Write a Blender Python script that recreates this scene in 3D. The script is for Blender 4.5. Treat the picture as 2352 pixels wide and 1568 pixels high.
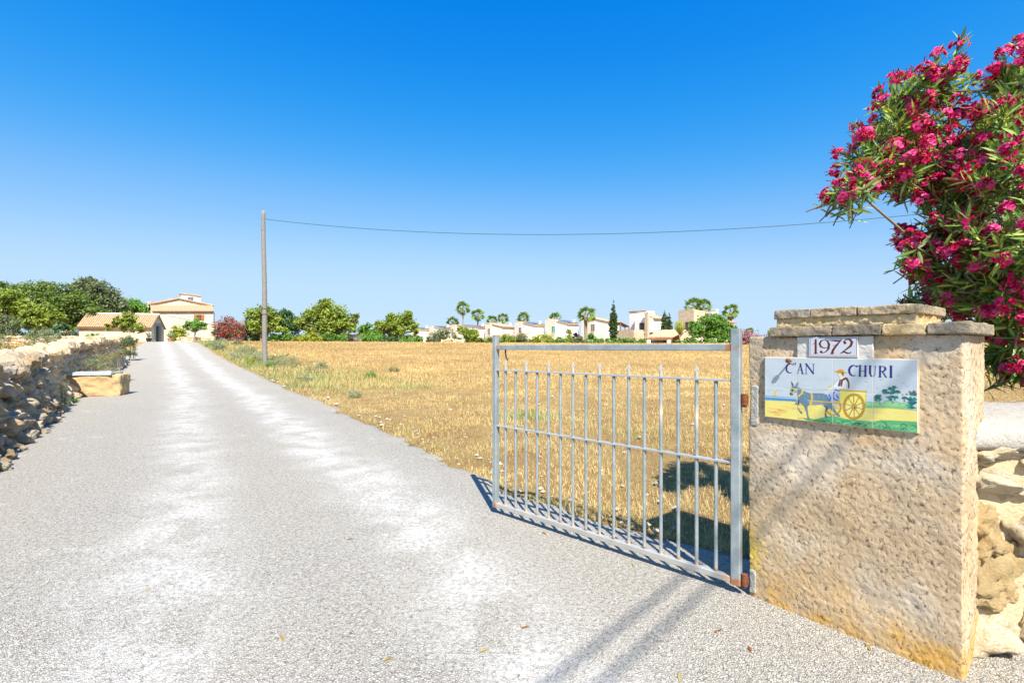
import bpy, bmesh, math, random
import numpy as np
from mathutils import Matrix, Vector, Quaternion

for _o in list(bpy.data.objects): bpy.data.objects.remove(_o)
S = bpy.context.scene
C = S.collection
R = math.radians

# ------------------------------------------------------------------ camera
EYE = 1.31
cam = bpy.data.cameras.new('camera'); camo = bpy.data.objects.new('camera', cam); C.objects.link(camo)
cam.sensor_width = 36.0; cam.lens = 17.0; cam.shift_y = 0.0058
cam.clip_start = 0.05; cam.clip_end = 6000
camo.location = (0, 0, EYE); camo.rotation_euler = (R(90), 0, 0)
S.camera = camo
S.render.resolution_x = 1024; S.render.resolution_y = 682
S.render.engine = 'CYCLES'

# ------------------------------------------------------------------ sky, sun, exposure
LD = Vector((-0.275, 1.15, -1.407)).normalized()       # the way the sunlight travels
ELEV = math.asin(-LD.z); AZI = math.atan2(-LD.x, -LD.y)
W = bpy.data.worlds.new("World"); S.world = W; W.use_nodes = True
nt = W.node_tree; nt.nodes.clear()
sky = nt.nodes.new('ShaderNodeTexSky'); sky.sky_type = 'NISHITA'; sky.sun_disc = False
sky.sun_elevation = ELEV; sky.sun_rotation = AZI
sky.altitude = 0; sky.air_density = 1.25; sky.dust_density = 0.35; sky.ozone_density = 2.2
K = 0.105
pre = nt.nodes.new('ShaderNodeVectorMath'); pre.operation = 'SCALE'; pre.inputs['Scale'].default_value = K
cv = nt.nodes.new('ShaderNodeRGBCurve')                 # the same colour response over the whole sky: the photograph's deep, bright azure
for ch, pts in ((0, [(0, 0), (.115, .002), (.169, .024), (.27, .135), (.43, .265), (.66, .315), (1, .33)]),
                (1, [(0, 0), (.187, .128), (.274, .20), (.42, .308), (.60, .405), (.80, .44), (1, .45)]),
                (2, [(0, 0), (.12, .26), (.329, .46), (.448, .515), (.60, .55), (.75, .555), (1, .56)])):
    c = cv.mapping.curves[ch]
    pts = [(a_, b_ * 0.90) for a_, b_ in pts]
    c.points[0].location = pts[0]; c.points[1].location = pts[-1]
    for p in pts[1:-1]: c.points.new(*p)
cv.mapping.update()
post = nt.nodes.new('ShaderNodeVectorMath'); post.operation = 'SCALE'; post.inputs['Scale'].default_value = 1.0 / K
bg = nt.nodes.new('ShaderNodeBackground'); bg.inputs[1].default_value = K
wo = nt.nodes.new('ShaderNodeOutputWorld')
nt.links.new(sky.outputs[0], pre.inputs[0]); nt.links.new(pre.outputs[0], cv.inputs['Color']); nt.links.new(cv.outputs[0], post.inputs[0])
nt.links.new(post.outputs[0], bg.inputs[0]); nt.links.new(bg.outputs[0], wo.inputs[0])
sl = bpy.data.lights.new('sun', 'SUN'); sl.energy = 5.0; sl.angle = R(0.53); sl.color = (1.0, 0.94, 0.84)
so = bpy.data.objects.new('sun', sl); C.objects.link(so)
so.rotation_euler = LD.to_track_quat('-Z', 'Y').to_euler(); so.location = (5, -20, 30)
S.view_settings.view_transform = 'Standard'; S.view_settings.look = 'None'
S.view_settings.gamma = 1.0; S.view_settings.use_curve_mapping = False
S.view_settings.exposure = 1.0

# ------------------------------------------------------------------ helpers
rng = np.random.default_rng(7)
random.seed(7)
FX = 1110.6                                   # focal length in the 2352 px wide working picture
def px(x, Y): return (x - 1176.0) / FX * Y    # picture column -> world x at depth Y
def pz(y, Y): return EYE - (y - 798.0) / FX * Y

def smooth(t):
    t = np.clip(t, 0, 1); return t * t * (3 - 2 * t)
def hgt(x, y):
    x = np.asarray(x, float); y = np.asarray(y, float)
    hm = 1.98 - 0.22 * smooth((x + 32) / 50.0)
    return hm * smooth((y - 10) / 48.0)
def H(x, y): return float(hgt(x, y))

def _hash(i, j, k, seed):
    n = (i * 374761393 + j * 668265263 + k * 2147483647 + seed * 974634777) & 0xFFFFFFFF
    n = ((n ^ (n >> 13)) * 1274126177) & 0xFFFFFFFF
    n = (n ^ (n >> 16)) & 0xFFFFFFFF
    return n.astype(np.float64) / 4294967295.0 * 2 - 1
def vnoise(p, seed=0):
    p = np.asarray(p, float); f = np.floor(p); q = p - f; q = q * q * (3 - 2 * q)
    i, j, k = [f[:, a].astype(np.int64) for a in range(3)]
    r = 0
    for a in (0, 1):
        wx = q[:, 0] if a else 1 - q[:, 0]
        for b in (0, 1):
            wy = q[:, 1] if b else 1 - q[:, 1]
            for c in (0, 1):
                wz = q[:, 2] if c else 1 - q[:, 2]
                r = r + wx * wy * wz * _hash(i + a, j + b, k + c, seed)
    return r
def fbm(p, seed=0, oct=4, gain=0.5):
    r = 0; a = 1.0; p = np.asarray(p, float)
    for o in range(oct):
        r = r + a * vnoise(p * (2.03 ** o) + 17.3 * o, seed + o); a *= gain
    return r
def n2(x, y, s, seed=0, oct=3):
    x = np.asarray(x, float).ravel(); y = np.asarray(y, float).ravel()
    return fbm(np.stack([x * s, y * s, np.zeros_like(x)], 1), seed, oct)

def mesh_np(name, V, F, mats=None, col=None, smooth_=False, midx=None, uv=None):
    """V (n,3); F: (m,k) array, or list of such arrays with different k; col (n,3) linear vertex colours"""
    V = np.asarray(V, np.float32)
    Fs = F if isinstance(F, list) else [F]
    Fs = [np.asarray(f, np.int32) for f in Fs if len(f)]
    me = bpy.data.meshes.new(name)
    me.vertices.add(len(V)); me.vertices.foreach_set('co', V.ravel())
    nl = sum(f.size for f in Fs); npoly = sum(len(f) for f in Fs)
    me.loops.add(nl); me.polygons.add(npoly)
    me.loops.foreach_set('vertex_index', np.concatenate([f.ravel() for f in Fs]))
    tot = np.concatenate([np.full(len(f), f.shape[1], np.int32) for f in Fs])
    st = np.concatenate([[0], np.cumsum(tot)[:-1]]).astype(np.int32)
    me.polygons.foreach_set('loop_start', st)
    if midx is not None: me.polygons.foreach_set('material_index', np.asarray(midx, np.int32))
    me.polygons.foreach_set('use_smooth', np.full(npoly, bool(smooth_)))
    me.update(calc_edges=True)
    if col is not None:
        ca = me.color_attributes.new('Col', 'FLOAT_COLOR', 'POINT')
        c4 = np.ones((len(V), 4), np.float32); c4[:, :3] = col
        ca.data.foreach_set('color', c4.ravel())
    if uv is not None:
        ul = me.uv_layers.new(name='UVMap'); li = np.concatenate([f.ravel() for f in Fs])
        ul.data.foreach_set('uv', np.asarray(uv, np.float32)[li].ravel())
    if mats is not None:
        for m in (mats if isinstance(mats, (list, tuple)) else [mats]): me.materials.append(m)
    return me

def tag(o, label=None, cat=None, group=None, kind=None):
    if label: o['label'] = label
    if cat: o['category'] = cat
    if group: o['group'] = group
    if kind: o['kind'] = kind
    return o
def thing(name, label, cat, loc=(0, 0, 0), rotz=0.0, group=None):
    o = bpy.data.objects.new(name, None); C.objects.link(o)
    o.empty_display_size = 0.1
    o.location = loc; o.rotation_euler = (0, 0, rotz)
    return tag(o, label, cat, group)
def obj(name, me, parent=None, loc=None, rot=None, scale=None, world=False):
    """world=True: the mesh is in world coordinates although the parent (an Empty without parent) is placed"""
    o = bpy.data.objects.new(name, me); C.objects.link(o)
    if parent is not None:
        o.parent = parent
        if world:
            pm = Matrix.Translation(parent.location) @ parent.rotation_euler.to_matrix().to_4x4()
            o.matrix_parent_inverse = pm.inverted()
    if loc is not None: o.location = loc
    if rot is not None: o.rotation_euler = rot
    if scale is not None: o.scale = scale
    return o

class MB:
    """collects simple shapes for one mesh"""
    def __init__(s): s.v = []; s.f = []; s.m = []; s.c = []
    def add(s, vs, fs, mi=0, col=None):
        b = len(s.v); s.v += [tuple(v) for v in vs]; s.f += [tuple(b + i for i in f) for f in fs]; s.m += [mi] * len(fs)
        if col is not None: s.c += [tuple(col)] * len(vs)
    def box(s, x0, x1, y0, y1, z0, z1, mi=0, col=None):
        s.add([(x0,y0,z0),(x1,y0,z0),(x1,y1,z0),(x0,y1,z0),(x0,y0,z1),(x1,y0,z1),(x1,y1,z1),(x0,y1,z1)],
              [(0,3,2,1),(4,5,6,7),(0,1,5,4),(1,2,6,5),(2,3,7,6),(3,0,4,7)], mi, col)
    def tube(s, pts, rads, n=8, mi=0, cap=True, col=None):
        pts = [Vector(p) for p in pts]
        if not isinstance(rads, (list, tuple)): rads = [rads] * len(pts)
        b = len(s.v); prev = None; k = len(pts)
        for i, p in enumerate(pts):
            d = (pts[min(i+1, k-1)] - pts[max(i-1, 0)])
            if d.length < 1e-9: d = Vector((0,0,1))
            d.normalize()
            if prev is None:
                a = Vector((1,0,0)) if abs(d.x) < 0.8 else Vector((0,1,0)); u = d.cross(a).normalized()
            else:
                u = (prev - d * prev.dot(d))
                u = u.normalized() if u.length > 1e-6 else d.orthogonal().normalized()
            prev = u; v = d.cross(u)
            for j in range(n):
                t = 2 * math.pi * j / n
                s.v.append(tuple(p + rads[i] * (math.cos(t) * u + math.sin(t) * v)))
        for i in range(k-1):
            for j in range(n):
                s.f.append((b+i*n+j, b+i*n+(j+1)%n, b+(i+1)*n+(j+1)%n, b+(i+1)*n+j)); s.m.append(mi)
        if cap:
            s.f.append(tuple(b+j for j in reversed(range(n)))); s.m.append(mi)
            s.f.append(tuple(b+(k-1)*n+j for j in range(n))); s.m.append(mi)
        if col is not None: s.c += [tuple(col)] * (len(s.v) - b)
    def mesh(s, name, mats, smooth_=False):
        me = bpy.data.meshes.new(name); me.from_pydata(s.v, [], s.f); me.update()
        for m in (mats if isinstance(mats, (list, tuple)) else [mats]): me.materials.append(m)
        me.polygons.foreach_set('material_index', np.asarray(s.m, np.int32))
        me.polygons.foreach_set('use_smooth', np.full(len(s.f), bool(smooth_)))
        if s.c and len(s.c) == len(s.v):
            ca = me.color_attributes.new('Col', 'FLOAT_COLOR', 'POINT')
            c4 = np.ones((len(s.v), 4), np.float32); c4[:, :3] = np.asarray(s.c); ca.data.foreach_set('color', c4.ravel())
        return me

def round_box(sx, sy, sz, r, res, amp=0.0, nscale=10.0, seed=0, amp2=0.0, nscale2=3.0, tris_cap=120):
    """rounded, roughened block, base corner at the origin; returns V, F"""
    def axis(L):
        n = max(2, min(tris_cap, int(L / res)))
        inner = np.linspace(r, L - r, n) if L > 2 * r else np.array([L / 2])
        return np.concatenate([[0, r * .3, r * .65], inner, [L - r * .65, L - r * .3, L]])
    ax = [axis(sx), axis(sy), axis(sz)]; Vs = []; Fs = []; off = 0
    for d in range(3):
        a, b = (d + 1) % 3, (d + 2) % 3
        A, B = np.meshgrid(ax[a], ax[b], indexing='ij'); na, nb = A.shape
        for side in (0, 1):
            P = np.zeros((na * nb, 3)); P[:, a] = A.ravel(); P[:, b] = B.ravel(); P[:, d] = [0, (sx, sy, sz)[d]][side]
            I = np.arange(na * nb).reshape(na, nb) + off
            q = np.stack([I[:-1, :-1], I[1:, :-1], I[1:, 1:], I[:-1, 1:]], -1).reshape(-1, 4)
            if not side: q = q[:, ::-1]
            Vs.append(P); Fs.append(q); off += na * nb
    V = np.concatenate(Vs); F = np.concatenate(Fs)
    half = np.array([sx, sy, sz]) / 2; P = V - half
    inn = np.clip(P, -(half - r), half - r); D = P - inn; L = np.linalg.norm(D, axis=1, keepdims=True) + 1e-12
    D = D / L; P = inn + r * D
    if amp: P = P + D * (amp * fbm(P * nscale, seed, 4, 0.6))[:, None]
    if amp2: P = P + D * (amp2 * fbm(P * nscale2, seed + 9, 3))[:, None]
    key = np.round(V * 20000).astype(np.int64)
    _, idx, inv = np.unique(key, axis=0, return_index=True, return_inverse=True)
    return (P + half)[idx], inv.reshape(-1)[F]

# ------------------------------------------------------------------ materials
def srgb(r, g, b):
    f = lambda c: (c / 255 / 12.92) if c <= 10 else ((c / 255 + 0.055) / 1.055) ** 2.4
    return (f(r), f(g), f(b))
class NT:
    def __init__(s, name):
        s.m = bpy.data.materials.new(name); s.m.use_nodes = True; s.t = s.m.node_tree; s.t.nodes.clear()
        s.out = s.t.nodes.new('ShaderNodeOutputMaterial')
        s.pos = None
    def n(s, typ, **kw):
        x = s.t.nodes.new(typ)
        for k, v in kw.items(): setattr(x, k, v)
        return x
    def l(s, a, b): s.t.links.new(a, b)
    def coord(s, kind='Object'):
        return s.n('ShaderNodeTexCoord').outputs[kind]
    def mapping(s, vec, scale=(1,1,1), rot=(0,0,0), loc=(0,0,0)):
        m = s.n('ShaderNodeMapping'); s.l(vec, m.inputs[0])
        m.inputs['Scale'].default_value = scale; m.inputs['Rotation'].default_value = rot; m.inputs['Location'].default_value = loc
        return m.outputs[0]
    def noise(s, vec, scale, detail=4, rough=0.55, dist=0.0):
        x = s.n('ShaderNodeTexNoise'); s.l(vec, x.inputs['Vector'])
        x.inputs['Scale'].default_value = scale; x.inputs['Detail'].default_value = detail
        x.inputs['Roughness'].default_value = rough; x.inputs['Distortion'].default_value = dist
        return x.outputs[0]
    def voronoi(s, vec, scale, feature='F1', rnd=1.0):
        x = s.n('ShaderNodeTexVoronoi', feature=feature); s.l(vec, x.inputs['Vector'])
        x.inputs['Scale'].default_value = scale; x.inputs['Randomness'].default_value = rnd
        return x
    def ramp(s, fac, stops, interp='LINEAR'):
        r = s.n('ShaderNodeValToRGB'); r.color_ramp.interpolation = interp
        e = r.color_ramp.elements
        while len(e) > 1: e.remove(e[0])
        for i, (p, c) in enumerate(stops):
            x = e[0] if i == 0 else e.new(p)
            x.position = p; x.color = (c, c, c, 1) if isinstance(c, (int, float)) else (*c, 1)
        s.l(fac, r.inputs[0]); return r.outputs[0]
    def mix(s, fac, a, b, mode='MIX'):
        x = s.n('ShaderNodeMix', data_type='RGBA', blend_type=mode)
        for k, v in ((0, fac), (6, a), (7, b)):
            if hasattr(v, 'is_linked'): s.l(v, x.inputs[k])
            elif k == 0: x.inputs[0].default_value = v
            else: x.inputs[k].default_value = (v, v, v, 1) if isinstance(v, (int, float)) else (*v, 1)
        return x.outputs[2]
    def math(s, op, a, b=None, clamp=False):
        x = s.n('ShaderNodeMath', operation=op, use_clamp=clamp)
        for i, v in enumerate((a, b)):
            if v is None: continue
            if isinstance(v, (int, float)): x.inputs[i].default_value = v
            else: s.l(v, x.inputs[i])
        return x.outputs[0]
    def attr(s, name='Col'):
        return s.n('ShaderNodeAttribute', attribute_name=name).outputs['Color']
    def bump(s, h, strength=0.5, dist=0.01, normal=None):
        b = s.n('ShaderNodeBump'); b.inputs['Strength'].default_value = strength; b.inputs['Distance'].default_value = dist
        s.l(h, b.inputs['Height'])
        if normal is not None: s.l(normal, b.inputs['Normal'])
        return b.outputs[0]
    def bsdf(s, col, rough=0.8, metal=0.0, normal=None, spec=0.3):
        p = s.n('ShaderNodeBsdfPrincipled')
        for sock, v in ((p.inputs['Base Color'], col), (p.inputs['Roughness'], rough), (p.inputs['Metallic'], metal)):
            if isinstance(v, (int, float)): sock.default_value = v
            elif isinstance(v, tuple): sock.default_value = (*v, 1)
            else: s.l(v, sock)
        p.inputs['Specular IOR Level'].default_value = spec
        if normal is not None: s.l(normal, p.inputs['Normal'])
        s.l(p.outputs[0], s.out.inputs[0]); return s.m

def m_plain(name, col, rough=0.7, metal=0.0, var=0.12, scale=6.0, bump=0.0, bscale=40.0, spec=0.3):
    a = NT(name); co = a.coord('Object')
    c = a.mix(a.noise(co, scale, 5), tuple(x * (1 - var) for x in col), tuple(min(1, x * (1 + var)) for x in col))
    nrm = a.bump(a.noise(co, bscale, 6), bump, 0.01) if bump else None
    return a.bsdf(c, rough, metal, nrm, spec)

def m_leaf(name, trans=0.35, rough=0.55):
    a = NT(name); c = a.attr('Col')
    d = a.n('ShaderNodeBsdfPrincipled'); a.l(c, d.inputs['Base Color']); d.inputs['Roughness'].default_value = rough
    d.inputs['Specular IOR Level'].default_value = 0.3
    t = a.n('ShaderNodeBsdfTranslucent')
    tc = a.mix(1.0, c, (1.0, 1.0, 0.55), 'MULTIPLY'); a.l(tc, t.inputs[0])
    m = a.n('ShaderNodeMixShader'); m.inputs[0].default_value = trans
    a.l(d.outputs[0], m.inputs[1]); a.l(t.outputs[0], m.inputs[2]); a.l(m.outputs[0], a.out.inputs[0]); return a.m

def m_road():
    a = NT('chip_gravel'); g = a.n('ShaderNodeNewGeometry').outputs['Position']
    uv = a.n('ShaderNodeUVMap').outputs[0]; sx = a.n('ShaderNodeSeparateXYZ'); a.l(uv, sx.inputs[0])
    u, v = sx.outputs[0], sx.outputs[1]
    gw = a.n('ShaderNodeVectorMath', operation='ADD'); a.l(g, gw.inputs[0])
    wn = a.n('ShaderNodeTexNoise'); a.l(g, wn.inputs['Vector']); wn.inputs['Scale'].default_value = 40; wn.inputs['Detail'].default_value = 2
    ws = a.n('ShaderNodeVectorMath', operation='SCALE'); a.l(wn.outputs['Color'], ws.inputs[0]); ws.inputs['Scale'].default_value = 0.016; a.l(ws.outputs[0], gw.inputs[1])
    vo = a.voronoi(gw.outputs[0], 92.0); edge = a.voronoi(gw.outputs[0], 92.0, 'DISTANCE_TO_EDGE')
    vo2 = a.voronoi(g, 210.0)
    stone = a.ramp(a.math('MULTIPLY', vo.outputs['Color'], 1.0), [(0.1, (0.29,0.265,0.225)), (0.45, (0.43,0.40,0.347)), (0.9, (0.56,0.525,0.462))])
    fine = a.ramp(a.noise(g, 260, 3), [(0.3, 0.86), (0.7, 1.08)])
    stone = a.mix(1.0, stone, fine, 'MULTIPLY')
    big = a.noise(g, 0.55, 4, 0.6); 
    stone = a.mix(a.ramp(big, [(0.35, 0.0), (0.65, 0.55)]), stone, (0.46, 0.415, 0.335))
    wob = a.math('MULTIPLY', a.math('SUBTRACT', a.noise(g, 0.6, 3), 0.5), 1.0)
    uu = a.math('ADD', u, wob)
    def band(c0, w):
        d = a.math('DIVIDE', a.math('SUBTRACT', uu, c0), w)
        return a.math('POWER', 2.718, a.math('MULTIPLY', a.math('MULTIPLY', d, d), -1.0))
    tr = a.math('ADD', band(0.0, 0.42), a.math('MULTIPLY', band(-1.75, 0.45), 0.85))
    patch = a.noise(g, 2.4, 6, 0.68, 0.4)
    d1 = a.math('MULTIPLY', tr, a.ramp(patch, [(0.36, 0.12), (0.60, 1.0)]))
    loose = a.ramp(a.noise(a.mapping(g, (1, 1.6, 1), (0, 0, 0.6)), 1.7, 7, 0.72, 0.6), [(0.60, 0.0), (0.70, 0.85)])
    dust = a.math('MAXIMUM', d1, a.math('MULTIPLY', loose, 0.8))
    dust = a.math('MULTIPLY', dust, a.ramp(a.noise(g, 30, 6, 0.75), [(0.40, 0.18), (0.56, 1.0)]), True)
    col = a.mix(dust, stone, (0.61, 0.59, 0.55))
    gap = a.ramp(edge.outputs['Distance'], [(0.0, 0.10), (0.16, 1.0)])  # shaded sides of the stones put into the colour along cell edges
    gap = a.mix(a.ramp(a.noise(g, 48, 3, 0.6), [(0.38, 0.95), (0.62, 0.0)]), gap, 1.0)
    gap = a.mix(a.math('MULTIPLY', dust, 0.8), gap, 1.0)
    col = a.mix(1.0, col, gap, 'MULTIPLY')
    hh = a.math('ADD', a.math('MULTIPLY', a.ramp(edge.outputs['Distance'], [(0, 0.0), (0.25, 1.0)]), a.math('ADD', a.math('MULTIPLY', vo.outputs['Color'], 0.7), 0.4)),
                a.math('MULTIPLY', a.noise(g, 200, 2), 0.3))
    hh = a.math('MULTIPLY', hh, a.math('SUBTRACT', 1.0, a.math('MULTIPLY', dust, 0.72)))
    nrm = a.bump(hh, 0.75, 0.008)
    return a.bsdf(col, 0.9, 0.0, nrm, 0.2)

def m_field():
    a = NT('dry_field'); g = a.n('ShaderNodeNewGeometry').outputs['Position']
    n1 = a.noise(g, 0.16, 5, 0.6); n2_ = a.noise(g, 1.3, 6, 0.65, 0.5); n3 = a.noise(a.mapping(g, (1, 1, 1)), 34, 5, 0.75)
    straw = a.mix(n3, (0.29, 0.185, 0.065), (0.55, 0.395, 0.17))
    soil = a.mix(n3, (0.25, 0.14, 0.055), (0.45, 0.275, 0.125))
    c = a.mix(a.ramp(n2_, [(0.46, 0.0), (0.60, 0.95)]), straw, soil)
    c = a.mix(a.ramp(n1, [(0.45, 0.0), (0.7, 0.45)]), c, (0.42, 0.26, 0.085))
    peb = a.voronoi(g, 26)
    c = a.mix(a.math('MULTIPLY', a.ramp(peb.outputs['Distance'], [(0.10, 0.8), (0.2, 0.0)]), a.ramp(n2_, [(0.5, 0.0), (0.6, 1.0)])), c, (0.42, 0.34, 0.25))
    return a.bsdf(c, 0.95, 0, a.bump(a.math('ADD', a.math('ADD', n3, a.noise(g, 120, 4, 0.7)), a.math('MULTIPLY', n2_, 2.0)), 1.0, 0.03), 0.1)

def m_plaster():
    a = NT('pillar_plaster'); co = a.coord('Object'); sp = a.n('ShaderNodeSeparateXYZ'); a.l(co, sp.inputs[0])
    x, z = sp.outputs[0], sp.outputs[2]
    n1 = a.noise(co, 3.2, 5, 0.6); n2_ = a.noise(co, 14, 6, 0.65); n3 = a.noise(a.mapping(co, (1, 1, 0.75), (0, 0.5, 0)), 62, 6, 0.62, 0.12); nw = a.noise(co, 6, 4)
    c = a.mix(a.ramp(n1, [(0.3, 0), (0.7, 1)]), (0.47, 0.335, 0.195), (0.55, 0.44, 0.305))
    c = a.mix(a.math('MULTIPLY', a.ramp(n2_, [(0.45, 0), (0.65, 1)]), 0.5), c, (0.55, 0.42, 0.28))
    pale = a.ramp(a.noise(a.mapping(co, (1, 1, 1), (0,0,0), (3, 1, 7)), 2.1, 4), [(0.52, 0), (0.68, 0.7)])
    c = a.mix(pale, c, (0.64, 0.57, 0.48))
    # rust-coloured wash along the foot and lichen in the corners
    low = a.math('ADD', z, a.math('MULTIPLY', a.math('SUBTRACT', nw, 0.5), 0.5))
    lowm = a.ramp(low, [(0.02, 0.95), (0.20, 0.0)])
    lowm = a.math('MULTIPLY', lowm, a.ramp(a.noise(a.mapping(co, (1, 1, 1), (0, 0, 0), (9, 2, 4)), 5.5, 5, 0.6), [(0.36, 0.15), (0.58, 1.0)]))
    c = a.mix(lowm, c, (0.58, 0.33, 0.08))
    lx = a.math('ADD', x, a.math('MULTIPLY', a.math('SUBTRACT', nw, 0.5), 0.22))
    edge = a.ramp(lx, [(0.02, 1.0), (0.11, 0.0)])
    grey = a.math('MULTIPLY', edge, a.ramp(n2_, [(0.4, 0.15), (0.62, 0.9)]))
    c = a.mix(grey, c, (0.30, 0.265, 0.215))
    yl = a.math('MULTIPLY', edge, a.math('MULTIPLY', a.ramp(z, [(0.08, 0.0), (0.14, 1.0), (0.30, 1.0), (0.44, 0.0)]), a.ramp(n2_, [(0.35, 0), (0.6, 1.0)])))
    c = a.mix(yl, c, (0.62, 0.44, 0.03))
    top = a.math('MULTIPLY', a.ramp(a.math('MULTIPLY', a.math('ADD', z, a.math('MULTIPLY', a.math('SUBTRACT', nw, 0.5), 0.2)), 0.5), [(0.63, 0.0), (0.685, 1.0)]), a.ramp(n3, [(0.4, 0.0), (0.58, 0.7)]))
    c = a.mix(top, c, (0.24, 0.205, 0.16))
    pit = a.ramp(n3, [(0.33, 0.34), (0.43, 1.0)]); stain = a.ramp(a.noise(a.mapping(co, (1, 1, 0.5), (0, 0.6, 0), (4, 4, 4)), 2.6, 5, 0.65, 0.5), [(0.50, 0.0), (0.66, 0.55)])
    c = a.mix(stain, c, (0.56, 0.36, 0.16)); c = a.mix(1.0, c, pit, 'MULTIPLY')
    rough_area = a.ramp(a.noise(a.mapping(co, (1, 1, 1), (0, 0, 0), (2, 5, 1)), 3.6, 4, 0.6), [(0.36, 0.25), (0.60, 1.0)])
    hgt_ = a.math('ADD', a.math('MULTIPLY', a.ramp(n3, [(0.30, 0.0), (0.46, 0.8), (0.7, 1.0)]), 1.0), a.math('MULTIPLY', a.noise(co, 160, 4, 0.7), 0.35))
    return a.bsdf(c, 0.95, 0, a.bump(a.math('MULTIPLY', hgt_, rough_area), 0.9, 0.008), 0.1)

def m_stone(name, c1, c2, c3, scale=5.0, bump=0.8, lichen=0.3, dist=0.02, rand=True):
    a = NT(name); co = a.coord('Object'); inf = a.n('ShaderNodeObjectInfo').outputs['Random']
    off = a.n('ShaderNodeVectorMath', operation='ADD'); a.l(co, off.inputs[0])
    sc = a.n('ShaderNodeVectorMath', operation='SCALE'); sc.inputs[0].default_value = (13, 7, 5)
    a.l(inf, sc.inputs['Scale']); a.l(sc.outputs[0], off.inputs[1]); co = off.outputs[0]
    n1 = a.noise(co, scale * 0.5, 5, 0.6); n2_ = a.noise(co, scale * 3, 6, 0.7, 0.3); n3 = a.noise(co, scale * 10, 5, 0.7)
    c = a.mix(a.ramp(n1, [(0.36, 0), (0.62, 1)]), c1, c2)
    c = a.mix(a.ramp(n2_, [(0.50, 0), (0.62, 0.75)]), c, c3)
    if rand:
        c = a.mix(a.ramp(inf, [(0.0, 0.0), (0.55, 0.0), (0.75, 0.75), (0.9, 0.2), (1.0, 0.7)]), c, c3)
        c = a.mix(1.0, c, a.ramp(a.math('FRACT', a.math('MULTIPLY', inf, 7.3)), [(0, 0.78), (1, 1.15)]), 'MULTIPLY')
    c = a.mix(a.math('MULTIPLY', a.ramp(n3, [(0.52, 0), (0.66, 1)]), lichen), c, (0.16, 0.145, 0.12))
    h = a.math('ADD', a.math('MULTIPLY', n2_, 1.2), a.math('MULTIPLY', n3, 0.6))
    return a.bsdf(c, 0.95, 0, a.bump(h, bump, dist), 0.1)

def m_metal():
    a = NT('galvanised_steel'); co = a.coord('Object'); rust = a.n('ShaderNodeAttribute', attribute_name='Col')
    rr = a.n('ShaderNodeSeparateColor'); a.l(rust.outputs['Color'], rr.inputs[0])
    n1 = a.noise(co, 9, 5, 0.6); n2_ = a.noise(co, 55, 5, 0.7); vs = a.voronoi(co, 90)
    c = a.mix(a.ramp(n1, [(0.3, 0), (0.7, 1)]), (0.19, 0.24, 0.26), (0.36, 0.405, 0.415))
    c = a.mix(a.math('MULTIPLY', vs.outputs['Color'], 0.25), c, (0.47, 0.52, 0.53))
    c = a.mix(a.ramp(a.noise(a.mapping(co, (1,1,0.25)), 22, 6, 0.75), [(0.64, 0), (0.70, 0.7)]), c, (0.68, 0.69, 0.67))
    rf = a.math('ADD', rr.outputs[0], a.math('MULTIPLY', a.math('SUBTRACT', n2_, 0.5), 0.9))
    rf = a.math('MULTIPLY', a.ramp(rf, [(0.36, 0), (0.62, 1)]), a.math('GREATER_THAN', rr.outputs[0], 0.02))
    rc = a.mix(n2_, (0.20, 0.065, 0.025), (0.42, 0.19, 0.08))
    c = a.mix(rf, c, rc)
    pale = rr.outputs[1]
    c = a.mix(a.math('MULTIPLY', pale, 0.85), c, (0.72, 0.62, 0.50))
    met = a.math('MULTIPLY', a.math('SUBTRACT', 1.0, rf), 0.35)
    rough = a.math('ADD', 0.42, a.math('MULTIPLY', rf, 0.45))
    return a.bsdf(c, rough, met, a.bump(n2_, 0.15, 0.003), 0.4)

def m_glaze(name='tile_glaze'):
    a = NT(name); c = a.attr('Col'); co = a.coord('Object')
    p = a.bsdf(c, 0.16, 0, a.bump(a.noise(co, 12, 2), 0.05, 0.004), 0.5); return p

M = {}
M['road'] = m_road(); M['field'] = m_field(); M['plaster'] = m_plaster(); M['metal'] = m_metal(); M['glaze'] = m_glaze()
M['wallstone'] = m_stone('limestone_rubble', (0.50, 0.425, 0.32), (0.61, 0.535, 0.425), (0.57, 0.37, 0.16), 3.0, 1.0, 0.4, 0.03)
M['warmstone'] = m_stone('ochre_rubble', (0.68, 0.555, 0.36), (0.76, 0.67, 0.52), (0.62, 0.43, 0.18), 5.0, 0.9, 0.22, 0.018)
M['capstone'] = m_stone('weathered_capstone', (0.23, 0.205, 0.165), (0.36, 0.30, 0.225), (0.48, 0.36, 0.20), 9.0, 1.0, 0.95, 0.012)
M['ochre'] = m_stone('ochre_mortar', (0.62, 0.44, 0.20), (0.70, 0.55, 0.32), (0.55, 0.36, 0.14), 8.0, 0.8, 0.5, 0.01)
M['pavestone'] = m_stone('trough_limestone', (0.50, 0.40, 0.26), (0.58, 0.49, 0.35), (0.48, 0.31, 0.13), 6.0, 0.9, 0.3, 0.02)
M['whitewash'] = m_stone('whitewashed_coping', (0.42, 0.395, 0.35), (0.46, 0.435, 0.395), (0.38, 0.345, 0.285), 9.0, 1.0, 0.4, 0.012, False)
M['mortar'] = m_plain('rough_mortar', (0.52, 0.40, 0.25), 0.95, 0, 0.3, 14, 0.8, 60)
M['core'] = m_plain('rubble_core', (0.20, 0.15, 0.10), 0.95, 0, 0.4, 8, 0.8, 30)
M['cement'] = m_plain('grey_cement', (0.34, 0.33, 0.30), 0.95, 0, 0.2, 20, 0.8, 90)
M['whiteplaster'] = m_plain('white_plaster', (0.54, 0.52, 0.47), 0.9, 0, 0.1, 20, 0.5, 70)
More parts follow.
